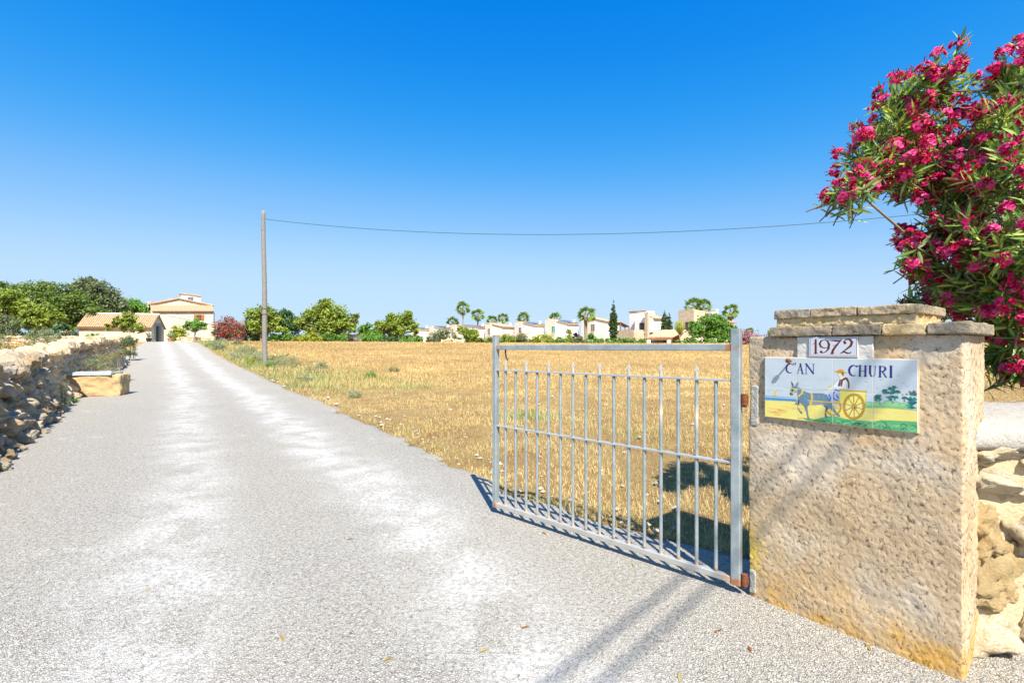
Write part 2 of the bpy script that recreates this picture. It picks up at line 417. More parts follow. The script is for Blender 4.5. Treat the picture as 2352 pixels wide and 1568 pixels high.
M['rust'] = m_plain('rust', (0.20, 0.07, 0.03), 0.9, 0.1, 0.45, 40, 0.8, 120)
M['darkiron'] = m_plain('dark_iron', (0.07, 0.055, 0.045), 0.7, 0.3, 0.3, 30)
M['zinc'] = m_plain('zinc_sheet', (0.50, 0.56, 0.60), 0.45, 0.35, 0.15, 5)
M['leaf'] = m_leaf('leaf'); M['straw'] = m_leaf('straw_blade', 0.25, 0.7); M['petal'] = m_leaf('petal', 0.35, 0.5)
M['bark'] = m_plain('bark', (0.26, 0.215, 0.17), 0.95, 0, 0.35, 12, 0.8, 30)
M['greybark'] = m_plain('smooth_grey_bark', (0.24, 0.20, 0.13), 0.9, 0, 0.3, 20, 0.5, 60)
M['palmbark'] = m_plain('palm_trunk', (0.27, 0.215, 0.16), 0.95, 0, 0.3, 10, 0.8, 14)
M['white'] = m_plain('cream_render', (0.86, 0.81, 0.73), 0.9, 0, 0.04, 0.6)
M['beige'] = m_plain('beige_render', (0.78, 0.66, 0.54), 0.9, 0, 0.06, 0.6)
M['tile'] = m_plain('clay_tile', (0.50, 0.335, 0.20), 0.85, 0, 0.45, 3.5)
M['undershade'] = m_plain('shaded_tile_base', (0.21, 0.12, 0.065), 0.9, 0, 0.3, 3.0)  # slab under the barrel tiles, colour darkened for shade in the gaps
M['solar'] = m_plain('solar_glass', (0.05, 0.085, 0.16), 0.2, 0.0, 0.2, 2.0, spec=0.6)
M['alu'] = m_plain('aluminium', (0.6, 0.62, 0.65), 0.4, 0.6, 0.05)
M['glass'] = m_plain('window_glass', (0.06, 0.06, 0.075), 0.15, 0.0, 0.1, spec=0.6)
M['violet'] = m_plain('dark_violet_blind', (0.13, 0.075, 0.085), 0.7)
M['greenpaint'] = m_plain('green_shutter', (0.02, 0.26, 0.20), 0.6)
M['shutter'] = m_plain('orange_wood', (0.36, 0.12, 0.022), 0.6, 0, 0.2, 8)
M['timber'] = m_plain('brown_beam', (0.22, 0.11, 0.055), 0.8)
M['terracotta'] = m_plain('terracotta_pot', (0.50, 0.20, 0.09), 0.85)
M['wood'] = m_plain('weathered_wood', (0.215, 0.20, 0.185), 0.9, 0, 0.35, 9)
M['cable'] = m_plain('cable', (0.04, 0.09, 0.09), 0.6)
M['doorshade'] = m_plain('doorway_shade', (0.055, 0.06, 0.06), 0.8)  # dark of the unlit shed interior, painted on a panel
M['greywood'] = m_plain('grey_door', (0.20, 0.22, 0.21), 0.8)
def m_masonry(name, c1, c2, c3, sc=2.2):
    a = NT(name); co = a.coord('Object'); v = a.voronoi(a.mapping(co, (1, 1, 1.5)), sc); e = a.voronoi(a.mapping(co, (1, 1, 1.5)), sc, 'DISTANCE_TO_EDGE')
    c = a.ramp(a.math('MULTIPLY', v.outputs['Color'], 1.0), [(0.1, c1), (0.5, c2), (0.9, c3)])
    c = a.mix(a.ramp(e.outputs['Distance'], [(0.0, 0.8), (0.12, 0.0)]), c, tuple(0.5*(p+q) for p, q in zip(c1, c2)))
    c = a.mix(a.math('MULTIPLY', a.noise(co, 9, 5), 0.35), c, c3)
    return a.bsdf(c, 0.95, 0, a.bump(e.outputs['Distance'], 0.5, 0.05), 0.1)
M['masonry'] = m_masonry('farmhouse_masonry', (0.50, 0.395, 0.285), (0.60, 0.505, 0.39), (0.67, 0.59, 0.48), 2.4)
M['masonry2'] = m_masonry('villa_masonry', (0.42, 0.305, 0.20), (0.54, 0.42, 0.295), (0.62, 0.51, 0.385), 3.0)

# ------------------------------------------------------------------ ground and road
LE = np.array([(-6,-14),(2.5,-14),(4,-5.2),(5.55,-6.2),(7.78,-7.85),(11,-10.5),(22,-18.1),(33,-26.3),(45,-34.5),(58,-43.8),(75,-58)], float)
RE = np.array([(-6,14),(2.0,14),(2.5,3.0),(3.15,1.46),(3.71,.75),(4.38,.095),(5.25,-.43),(8.2,-2.26),(13.3,-5.7),(19,-9.86),(32,-19.5),(58,-38.4),(75,-47)], float)
TRK = np.array([(-6,4.5),(0,1.3),(2.54,-.13),(4.13,-1.03),(4.81,-1.41),(7.2,-3.09),(13.3,-7.2),(19,-11.4),(32,-21.0),(58,-40.2),(75,-51)], float)
def left_edge(y): return np.interp(y, LE[:, 0], LE[:, 1])
def right_edge(y): return np.interp(y, RE[:, 0], RE[:, 1])
def road_mask(x, y, m=0.0):
    return (x > left_edge(y) - m) & (x < right_edge(y) + m) & (y > -6) & (y < 75)

def build_ground():
    gx = np.concatenate([-np.geomspace(2600, 20.5, 40), np.linspace(-20, 20, 201), np.geomspace(20.5, 2600, 40)])
    gy = np.concatenate([-np.geomspace(800, 6.5, 18), np.linspace(-6, 40, 231), np.linspace(40.5, 75, 70), np.geomspace(77, 3500, 36)])
    X, Y = np.meshgrid(gx, gy, indexing='xy'); x = X.ravel(); y = Y.ravel()
    z = hgt(x, y) + np.where(np.hypot(x, y) < 70, 0.022 * n2(x, y, 0.9, 3), 0) - 0.022
    z = np.where(road_mask(x, y, 0.06), hgt(x, y) - 0.06, z)
    nx, ny = len(gx), len(gy); I = np.arange(nx * ny).reshape(ny, nx)
    F = np.stack([I[:-1, :-1], I[:-1, 1:], I[1:, 1:], I[1:, :-1]], -1).reshape(-1, 4)
    o = obj('ground', mesh_np('ground', np.stack([x, y, z], 1), F, M['field'], smooth_=True)); tag(o, kind='structure')
    # the road: rows across, ragged right edge
    ry = np.concatenate([np.linspace(-6, 1.8, 14), np.linspace(2.0, 12, 180), np.linspace(12.15, 30, 100), np.linspace(30.5, 75, 80)])
    nc = 40; V = []; UV = []
    for y_ in ry:
        l = left_edge(y_); r = right_edge(y_)
        if y_ > 2.4:
            r += 0.13 * float(n2([0.0], [y_], 1.6, 5)[0]) + 0.09 * float(n2([3.0], [y_], 8.0, 6)[0])
        t = np.linspace(0, 1, nc); xs = l + (r - l) * t
        zz = hgt(xs, np.full(nc, y_)) - 0.002 + 0.004 * np.sin(np.pi * t)
        zz[-1] -= 0.05; zz[0] -= 0.03
        V.append(np.stack([xs, np.full(nc, y_), zz], 1))
        UV.append(np.stack([xs - np.interp(y_, TRK[:, 0], TRK[:, 1]), np.full(nc, y_)], 1))
    V = np.concatenate(V); UV = np.concatenate(UV); I = np.arange(len(ry) * nc).reshape(len(ry), nc)
    F = np.stack([I[:-1, :-1], I[:-1, 1:], I[1:, 1:], I[1:, :-1]], -1).reshape(-1, 4)
    o = obj('road', mesh_np('road', V, F, M['road'], smooth_=True, uv=UV)); tag(o, kind='structure')
build_ground()

def road_z(x, y):
    t = np.clip((x - left_edge(y)) / (right_edge(y) - left_edge(y)), 0, 1)
    return hgt(x, y) - 0.002 + 0.004 * np.sin(np.pi * t)

def build_chips():
    """loose stone chips lying on the road near the gate"""
    n = 30000
    y = 1.45 + 7.0 * rng.random(n) ** 1.9
    x = -1.12 * y + rng.random(n) * (2.2 * y)
    k = road_mask(x, y, -0.05); x, y = x[k], y[k]
    dens = n2(x, y, 1.1, 21); tr = x - np.interp(y, TRK[:, 0], TRK[:, 1])
    keep = rng.random(len(x)) < np.clip(0.62 + 0.5 * dens - 0.55 * np.exp(-(tr / .5) ** 2) - 0.45 * np.exp(-((tr + 1.75) / .5) ** 2), 0.04, 1)
    x, y = x[keep], y[keep]; n = len(x)
    base = np.array([(1,0,0),(0,1,0),(-1,0,0),(0,-1,0),(0.2,0.1,0.75),(-.1,.1,-.6)], float)
    base = base[None] * (0.75 + 0.5 * rng.random((n, 6, 1)))
    s = 0.0042 + 0.0052 * rng.random(n) ** 1.6; a = rng.random(n) * 6.283
    ca, sa = np.cos(a)[:, None], np.sin(a)[:, None]
    asp = 0.6 + 0.4 * rng.random(n)[:, None]
    bx = base[:, :, 0]; by = base[:, :, 1] * asp
    V = np.stack([(bx * ca - by * sa) * s[:, None] + x[:, None], (bx * sa + by * ca) * s[:, None] + y[:, None],
                  base[:, :, 2] * s[:, None] * 0.8 + (road_z(x, y) + 0.25 * s)[:, None]], -1).reshape(-1, 3)
    f = np.array([(0,1,4),(1,2,4),(2,3,4),(3,0,4),(1,0,5),(2,1,5),(3,2,5),(0,3,5)])
    F = (np.arange(n)[:, None, None] * 6 + f[None]).reshape(-1, 3)
    g = 0.22 + 0.17 * rng.random(n); warm = rng.random(n) * 0.10
    col = np.repeat(np.stack([g * (1 + warm * .3), g * (1 - warm * .15), g * (0.95 - warm)], 1), 6, axis=0)
    a_ = NT('stone_chip'); mm = a_.bsdf(a_.attr('Col'), 0.9, 0, None, 0.15)
    o = obj('gravel', mesh_np('gravel', V, F, mm, col)); tag(o, 'loose pale stone chips scattered over the road surface', 'gravel', kind='stuff')
build_chips()

GREEN_PATCH = [(0.28, 9.2, 0.55, 0.9), (-3.1, 15.0, 1.0, 0.7), (-1.2, 11.5, 0.5, 0.35), (1.8, 7.2, 0.5, 0.3)]
def build_grass():
    def blades(x, y, ln, wd, lean, col, name, label):
        n = len(x); z = hgt(x, y) - 0.020
        a = rng.random(n) * 6.283; le = lean * (0.3 + 0.9 * rng.random(n))
        dx = np.cos(a) * np.sin(le); dy = np.sin(a) * np.sin(le); dz = np.cos(le)
        b = a + 1.57 + (rng.random(n) - .5); wx = np.cos(b) * wd; wy = np.sin(b) * wd
        P0 = np.stack([x - wx, y - wy, z - .01], 1); P1 = np.stack([x + wx, y + wy, z - .01], 1)
        Q = np.stack([x + dx * ln * .55, y + dy * ln * .55, z + dz * ln * .65], 1)
        Q0 = Q - np.stack([wx, wy, 0 * wx], 1) * .8; Q1 = Q + np.stack([wx, wy, 0 * wx], 1) * .8
        T = np.stack([x + dx * ln * 1.1, y + dy * ln * 1.1, z + np.maximum(dz, 0.05) * ln], 1)
        V = np.stack([P0, P1, Q0, Q1, T], 1).reshape(-1, 3); i = np.arange(n)[:, None] * 5
        c = np.repeat(col, 5, axis=0)
        o = obj(name, mesh_np(name, V, [i + np.array([0, 1, 3, 2]), i + np.array([2, 3, 4])], M['straw'], c))
        tag(o, label, 'grass', kind='stuff')
    def colour(x, y, green):
        n = len(x); r = rng.random(n)[:, None]
        c = np.where(r < .40, (0.56, .40, .155), np.where(r < .68, (0.66, .52, .25), np.where(r < .86, (0.46, .28, .095), (0.55, .46, .28))))
        far = np.clip((y - 7) / 20, 0, 1)[:, None] * (0.75 + .25 * n2(x, y, .15, 31)[:, None])
        c = c * (1 - far * .6) + np.array((0.60, .385, .15)) * far * .6
        pat = n2(x, y, 0.45, 33)[:, None]; c = c * (1 + .26 * pat) * (1 + .22 * n2(x, y, .13, 36)[:, None]) * (1 + .16 * n2(x, y, 2.2, 37)[:, None]); pale = np.clip(n2(x, y, .8, 35) * 1.4, 0, 1)[:, None] * (1 - far); c = c * (1 - pale * .55) + np.array((.68, .56, .28)) * pale * .55
        g = np.where(rng.random(n)[:, None] < .5, (0.20, .29, .08), (0.34, .40, .17))
        isg = (rng.random(n) < green)[:, None]
        return np.where(isg, g, c) * (0.85 + .3 * rng.random((n, 1)))
    def green_of(x, y):
        g = 0.02 + 0.0 * x
        for (cx, cy, r, s) in GREEN_PATCH: g = np.maximum(g, s * np.exp(-((x - cx) ** 2 + (y - cy) ** 2 * .6) / r ** 2))
        d = x - right_edge(y)
        verge = np.exp(-(np.maximum(d, 0) / 4.0) ** 2) * smooth((y - 11) / 7) * 1.15
        near = np.exp(-(np.maximum(d, 0) / 0.5) ** 2) * 0.16
        return np.clip(np.maximum(np.maximum(g, verge * (0.75 + .5 * n2(x, y, .6, 8))), near), 0, .9)
    # near stubble behind the gate
    n = 380000
    y = 2.7 + 13.5 * rng.random(n) ** 1.6; l = right_edge(y) - 0.10; x = l + rng.random(n) * (1.16 * y + 1.2 - l)
    k = (x > l) & ~((x > 1.15) & (y < 2.95)) ; x, y = x[k], y[k]
    dens = n2(x, y, 1.4, 41) + 0.5 * n2(x, y, 5.0, 42); k = rng.random(len(x)) < np.clip(0.50 + 1.0 * dens, 0.24, 1)
    x, y = x[k], y[k]; n = len(x); g = green_of(x, y)
    tall = np.clip(n2(x, y, .8, 44), 0, 1)
    ln = (0.025 + 0.05 * rng.random(n)) * (1 + .9 * tall) * (1 + 1.3 * g); wd = 0.0006 + 0.00022 * y * (0.6 + .8 * rng.random(n))
    lean = np.where(rng.random(n) < .82, 1.55, .8)
    blades(x, y, ln, wd, lean, colour(x, y, g), 'dry_grass', 'short dry straw-coloured stubble behind the open gate')
    # the wide field beyond
    n = 300000
    y = 15 + 46 * rng.random(n) ** 1.25; l = right_edge(y) + .05; x = l + rng.random(n) * (1.12 * y + 3 - l)
    dens = n2(x, y, .35, 51); k = rng.random(n) < np.clip(.8 + .6 * dens, .2, 1); x, y = x[k], y[k]; n = len(x); g = green_of(x, y)
    ln = (0.06 + .10 * rng.random(n)) * (1 + 1.2 * g); wd = (0.00025 * y) * (0.6 + .8 * rng.random(n))
    blades(x, y, ln, wd, np.where(rng.random(n) < .6, 1.45, .7), colour(x, y, g), 'meadow_grass', 'long golden dry grass covering the wide field')
    # field on the other side of the dry-stone wall
    n = 60000
    y = 6 + 50 * rng.random(n) ** 1.1; r = left_edge(y) - 1.2; x = -1.16 * y - 2 + rng.random(n) * (r + 1.16 * y + 2)
    k = x < r; x, y = x[k], y[k]; n = len(x)
    g = np.clip(.10 + .5 * n2(x, y, .25, 61), 0, .6) * smooth((y - 22) / 12)
    ln = .10 + .16 * rng.random(n); wd = (0.0006 * y) * (0.6 + .8 * rng.random(n))
    blades(x, y, ln, wd, np.where(rng.random(n) < .5, 1.2, .6), colour(x, y, g), 'wild_grass', 'dry grass on the field behind the dry-stone wall')
build_grass()

def build_pebbles():
    n = 520; y = 3.4 + 20 * rng.random(n) ** 1.8; l = right_edge(y) - .08
    x = l + np.where(rng.random(n) < .4, rng.random(n) * .5, rng.random(n) * (1.1 * y - l)); k = ~((x > 1.1) & (y < 3.0)); x, y = x[k], y[k]; n = len(x)
    base = np.array([(1,0,0),(.3,1,0),(-1,.2,0),(-.2,-1,0),(0.2,0.1,0.7),(-.1,.1,-.6)], float)[None] * (0.7 + 0.6 * rng.random((n, 6, 1)))
    s = (0.008 + 0.03 * rng.random(n) ** 3) * (0.7 + y * .06)
    V = (base * s[:, None, None] + np.stack([x, y, hgt(x, y) + .2 * s], 1)[:, None]).reshape(-1, 3)
    f = np.array([(0,1,4),(1,2,4),(2,3,4),(3,0,4),(1,0,5),(2,1,5),(3,2,5),(0,3,5)])
    g = (.30 + .16 * rng.random(n))[:, None] * np.array((1, .88, .70))
    a_ = NT('field_pebble'); mm = a_.bsdf(a_.attr('Col'), 0.9, 0, None, 0.15)
    o = obj('pebbles', mesh_np('pebbles', V, (np.arange(n)[:, None, None] * 6 + f[None]).reshape(-1, 3), mm, np.repeat(g, 6, 0)))
    tag(o, 'small pale stones strewn through the stubble', 'pebbles', kind='stuff')
build_pebbles()

# ------------------------------------------------------------------ rocks
def ico(sub):
    bm = bmesh.new(); bmesh.ops.create_icosphere(bm, subdivisions=sub, radius=1.0)
    V = np.array([v.co[:] for v in bm.verts]); F = np.array([[v.index for v in f.verts] for f in bm.faces]); bm.free(); return V, F
ICO = {k: ico(k) for k in (2, 3, 4, 5)}
def rock(sub, seed, cuts=12, rough=0.20, nsc=2.4, flat=0.80):
    r = np.random.default_rng(seed); V, F = ICO[sub]; V = V.copy()
    V = np.sign(V) * np.abs(V) ** flat
    for _ in range(cuts):
        n = r.normal(size=3); n /= np.linalg.norm(n); d = 0.55 + 0.35 * r.random()
        o = V @ n - d; V = V - np.outer(np.maximum(o, 0) * 0.95, n)
    V = (V - (V.max(0) + V.min(0)) / 2) / ((V.max(0) - V.min(0)) / 2)
    nn = V / (np.linalg.norm(V, axis=1, keepdims=True) + 1e-9)
    V = V + nn * (rough * fbm(V * nsc + seed * 3.1, seed, 4, .55))[:, None]
    return V, F

WB = np.array([(3.2,-4.1),(4,-4.65),(5.55,-5.88),(7.78,-7.54),(11,-10.17),(16,-13.8),(22,-17.76),(26,-20.7)], float)   # front foot of the left wall: y, x
def wall_front(y): return np.interp(y, WB[:, 0], WB[:, 1])
def build_left_wall():
    t = thing('dry_stone_wall', 'rough dry-stone wall of craggy rubble running beside the road', 'wall', (wall_front(8.), 8., 0))
    # arc length table
    ys = np.linspace(3.2, 26, 600); xs = wall_front(ys); s = np.concatenate([[0], np.cumsum(np.hypot(np.diff(xs), np.diff(ys)))])
    L = s[-1]
    def at(q):
        y = np.interp(q, s, ys); x = np.interp(q, s, xs); e = .2
        y2 = np.interp(min(q + e, L), s, ys); x2 = np.interp(min(q + e, L), s, xs); y1 = np.interp(max(q - e, 0), s, ys); x1 = np.interp(max(q - e, 0), s, xs)
        d = np.array([x2 - x1, y2 - y1]); d /= np.linalg.norm(d); return x, y, d
    def height(y): return float(np.interp(y, [3, 5.5, 9, 13, 20, 26], [.92, .92, 1.05, 1.27, 1.46, 1.30]))
    var = [mesh_np('stone', *rock(3, 100 + i), M['wallstone']) for i in range(14)]
    varlow = [rock(2, 200 + i) for i in range(10)]
    stones = []
    r = random.Random(4)
    # face courses
    q = 0.0
    rows = 8
    for row in range(rows):
        q = r.random() * .2
        while q < L - .1:
            x, y, d = at(q); hh = height(y); ch = hh / (rows - .4)
            w = r.uniform(.15, .36) * (1.25 if r.random() < .15 else 1) * (1 if row < 6 else 1.25)
            z = (row + .45 + r.uniform(-.18, .18)) * ch
            nrm = np.array([d[1], -d[0]])                          # away from the wall, to the road
            batter = -.42 * z + r.uniform(-.06, .07)
            c = np.array([x, y]) + nrm * (batter - .12)
            stones.append((y, (c[0], c[1], H(c[0], c[1]) + z), (w * .52, r.uniform(.14, .22), ch * r.uniform(.45, .8)), (r.uniform(-.6, .6), r.uniform(-.5, .5), math.atan2(d[1], d[0]) + r.uniform(-.6, .6))))
            q += w * .92
    for lane in (.42, .62, .82):                                   # crest stones
        q = r.random() * .2
        while q < L - .1:
            x, y, d = at(q); hh = height(y); w = r.uniform(.28, .58)
            nrm = np.array([d[1], -d[0]]); c = np.array([x, y]) - nrm * (lane + r.uniform(-.05, .05))
            z = hh - .07 + r.uniform(-.05, .07)
            stones.append((y, (c[0], c[1], H(c[0], c[1]) + z), (w * .50, r.uniform(.15, .21), r.uniform(.10, .18)), (r.uniform(-.4, .4), r.uniform(-.35, .35), math.atan2(d[1], d[0]) + r.uniform(-.5, .5))))
            q += w * .9
    q = 0.0
    while q < L * .75:                                             # fallen bits at the foot
        x, y, d = at(q); nrm = np.array([d[1], -d[0]]); c = np.array([x, y]) + nrm * r.uniform(-.02, .09); w = r.uniform(.03, .09)
        stones.append((y, (c[0], c[1], H(c[0], c[1]) + w * .5), (w, w * r.uniform(.6, 1), w * r.uniform(.5, .8)), (r.uniform(-.4, .4), r.uniform(-.4, .4), r.uniform(0, 6))))
        q += r.uniform(.12, .5)
    stones.sort(key=lambda a: a[0] if a[0] > 4.6 else 99)
    for i, (y, loc, sc, rot) in enumerate(stones[:300]):
        o = obj('stone', var[r.randrange(14)], t); o.matrix_parent_inverse = Matrix.Translation(-t.location)
        o.location = loc; o.rotation_euler = rot; o.scale = sc
    Vs = []; Fs = []; off = 0
    for (y, loc, sc, rot) in stones[300:]:
        V, F = varlow[r.randrange(10)]
        from mathutils import Euler
        Mx = np.array(Euler(rot).to_matrix()); P = (V * np.array(sc)) @ Mx.T + np.array(loc)
        Vs.append(P); Fs.append(F + off); off += len(V)
    o = obj('far_stones', mesh_np('far_stones', np.concatenate(Vs), np.concatenate(Fs), M['wallstone']), t, world=True); tag(o, kind='stuff')
    # rubble heart
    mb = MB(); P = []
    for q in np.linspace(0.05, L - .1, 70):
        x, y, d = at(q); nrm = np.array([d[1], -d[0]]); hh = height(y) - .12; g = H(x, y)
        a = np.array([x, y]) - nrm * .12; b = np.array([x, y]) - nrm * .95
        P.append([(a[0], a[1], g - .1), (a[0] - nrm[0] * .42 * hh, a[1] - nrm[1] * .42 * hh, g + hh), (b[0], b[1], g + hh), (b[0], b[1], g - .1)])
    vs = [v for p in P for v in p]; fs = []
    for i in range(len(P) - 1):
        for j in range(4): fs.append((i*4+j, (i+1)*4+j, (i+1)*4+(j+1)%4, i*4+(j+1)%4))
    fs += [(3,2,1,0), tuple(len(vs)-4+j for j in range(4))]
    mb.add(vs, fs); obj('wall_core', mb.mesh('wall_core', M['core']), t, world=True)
build_left_wall()

# ------------------------------------------------------------------ stone trough with a sheet-metal lid
def build_trough():
    cx, cy = -11.05, 13.05; ang = math.atan2(0.30, 1.0)
    t = thing('stone_trough', 'long ochre stone trough butting out from the dry-stone wall', 'trough', (cx, cy, H(cx, cy)), ang)
    V, F = round_box(1.30, .62, .60, .05, .04, .022, 9, 3, .035, 2.2); V = V - np.array([.78, .31, .03])
    obj('basin', mesh_np('basin', V, F, M['pavestone'], smooth_=True), t)
    l = thing('metal_sheet', 'pale blue-grey ribbed metal sheet lying on the stone trough', 'sheet', (cx, cy, H(cx, cy) + .575), ang)
    n = 40; xs = np.linspace(-.74, .33, 2); vs = []; fs = []
    for i in range(n + 1):
        yy = -.34 + .66 * i / n; z = .035 + .016 * (1 if (i // 3) % 2 else 0)
        for k, x in enumerate(xs): vs.append((x + .03 * math.sin(i), yy, z + .03 * (x + .8) * .5))
        for k, x in enumerate(xs): vs.append((x + .03 * math.sin(i), yy, z - .02 + .03 * (x + .8) * .5))
    for i in range(n):
        a, b = i * 4, (i + 1) * 4
        fs += [(a, a+1, b+1, b), (a+2, b+2, b+3, a+3), (a, b, b+2, a+2), (a+1, a+3, b+3, b+1)]
    fs += [(0, 2, 3, 1), (n*4, n*4+1, n*4+3, n*4+2)]
    mb = MB(); mb.add(vs, fs); mb.box(-.75, .34, -.352, -.340, -.02, .06); mb.box(.33, .342, -.34, .32, -.0, .085)
    obj('ribbed_sheet', mb.mesh('ribbed_sheet', M['zinc']), l)
build_trough()

# ------------------------------------------------------------------ gate pillar
PA = Vector((1.257, 2.565, 0)); PANG = math.atan2(-.793, .609)
PL, PD, PH = 0.842, 0.42, 1.363
pil = thing('gate_pillar', 'rough plastered gate pillar carrying a tile picture and the year 1972', 'pillar', PA, PANG)
def build_pillar():
    V, F = round_box(PL, PD, PH + .12, .007, .0075, .0018, 85, 11, .005, 5.0, tris_cap=230)
    V[:, 2] -= .12
    obj('plaster_body', mesh_np('plaster_body', V, F, M['plaster'], smooth_=True), pil)
    def stone(name, x0, x1, y0, y1, z0, z1, mat, seed, r=.005, amp=.003):
        V, F = round_box(x1 - x0, y1 - y0, z1 - z0, min(r, (z1 - z0) * .4), .008, amp, 60, seed, amp * .8, 14, tris_cap=70)
        return obj(name, mesh_np(name, V + np.array([x0, y0, z0]), F, mat, smooth_=True), pil)
    # cornice course
    xs = [.112, .395, .585, .735, .872]
    for i in range(4):
        stone('cornice_stone', xs[i] + .002, xs[i+1] - .002, -.022 - .004 * (i % 2), PD + .03, PH + .001, PH + .047, M['capstone'] if i != 2 else M['ochre'], 30 + i)
    stone('mortar_bed', .142, .70, -.004, PD - .01, PH + .046, PH + .092, M['ochre'], 40, .006, .005)
    xs = [.134, .30, .49, .712]
    for i in range(3):
        stone('cap_stone', xs[i] + .0015, xs[i+1] - .0015, -.014, PD, PH + .090, PH + .132 - .004 * (i == 2), M['capstone'], 50 + i)
    V, F = round_box(.311, .02, .104, .004, .008, .0012, 50, 61); V += np.array([.24, -.0095, PH - .106])
    obj('white_plaster_patch', mesh_np('white_plaster_patch', V, F, M['whiteplaster'], smooth_=True), pil)
    V, F = round_box(.038, .012, .21, .004, .006, .002, 60, 62); V += np.array([.012, -.008, .90])
    obj('cement_patch', mesh_np('cement_patch', V, F, M['cement'], smooth_=True), pil)
    V, F = round_box(.03, .012, .12, .004, .006, .002, 60, 63); V += np.array([.006, -.007, .02])
    obj('cement_patch', mesh_np('cement_patch', V, F, M['cement'], smooth_=True), pil)
build_pillar()

# ------------------------------------------------------------------ painter for the glazed tiles (flat print, kept as vertex colours on each tile)
def homog(src, dst):
    A = []
    for (x, y), (u, v) in zip(src, dst):
        A.append([x, y, 1, 0, 0, 0, -u*x, -u*y]); A.append([0, 0, 0, x, y, 1, -v*x, -v*y])
    h = np.linalg.solve(np.array(A), np.array(dst, float).ravel()); return np.append(h, 1).reshape(3, 3)
class Canvas:
    def __init__(s, w, h, Hm, base):
        s.w, s.h, s.H = w, h, Hm; s.a = np.ones((h, w, 3)) * np.array(base, float)
        s.X, s.Y = np.meshgrid(np.arange(w) + .5, np.arange(h) + .5)
    def p(s, pts):
        P = np.array([(x, y, 1) for x, y in pts], float) @ s.H.T; return P[:, :2] / P[:, 2:]
    def put(s, m, col, al=1.0):
        m = (np.clip(m, 0, 1) * al)[..., None]; s.a = s.a * (1 - m) + np.array(col, float) * m
    def poly(s, pts, col, al=1.0, raw=False):
        P = np.asarray(pts, float) if raw else s.p(pts); x0, y0 = np.floor(P.min(0)).astype(int) - 1; x1, y1 = np.ceil(P.max(0)).astype(int) + 1
        x0, y0 = max(x0, 0), max(y0, 0); x1, y1 = min(x1, s.w), min(y1, s.h)
        if x1 <= x0 or y1 <= y0: return
        X, Y = s.X[y0:y1, x0:x1], s.Y[y0:y1, x0:x1]; ins = np.zeros(X.shape, bool); n = len(P)
        for i in range(n):
            (ax, ay), (bx, by) = P[i], P[(i + 1) % n]
            if ay == by: continue
            ins ^= ((ay > Y) != (by > Y)) & (X < (bx - ax) * (Y - ay) / (by - ay) + ax)
        m = np.zeros((s.h, s.w)); m[y0:y1, x0:x1] = ins; s.put(m, col, al)
    def line(s, pts, wd, col, al=1.0):
        """wd: width in traced-picture px, one value or one for each point"""
        P = s.p(pts); k = s.w / 2200.0
        if not isinstance(wd, (list, tuple)): wd = [wd] * len(P)
        m = np.zeros((s.h, s.w))
        for i in range(len(P) - 1):
            a, b = P[i], P[i+1]; wa, wb = wd[i] * k / 2, wd[i+1] * k / 2; e = max(wa, wb) + 2
            x0, x1 = int(max(0, min(a[0], b[0]) - e)), int(min(s.w, max(a[0], b[0]) + e + 1)); y0, y1 = int(max(0, min(a[1], b[1]) - e)), int(min(s.h, max(a[1], b[1]) + e + 1))
            if x1 <= x0 or y1 <= y0: continue
            X, Y = s.X[y0:y1, x0:x1], s.Y[y0:y1, x0:x1]; d = b - a; L2 = d @ d + 1e-9
            t = np.clip(((X - a[0]) * d[0] + (Y - a[1]) * d[1]) / L2, 0, 1)
            dist = np.hypot(X - a[0] - t * d[0], Y - a[1] - t * d[1]); w_ = wa + (wb - wa) * t
            m[y0:y1, x0:x1] = np.maximum(m[y0:y1, x0:x1], np.clip(w_ - dist + .5, 0, 1))
        s.put(m, col, al)
    def ell(s, cx, cy, rx, ry, col, al=1.0, a0=0, a1=360, ring=None):
        pts = [(cx + rx * math.cos(R(t)), cy + ry * math.sin(R(t))) for t in np.linspace(a0, a1, 40)]
        if ring: s.line(pts, ring, col, al)
        else: s.poly(pts, col, al)

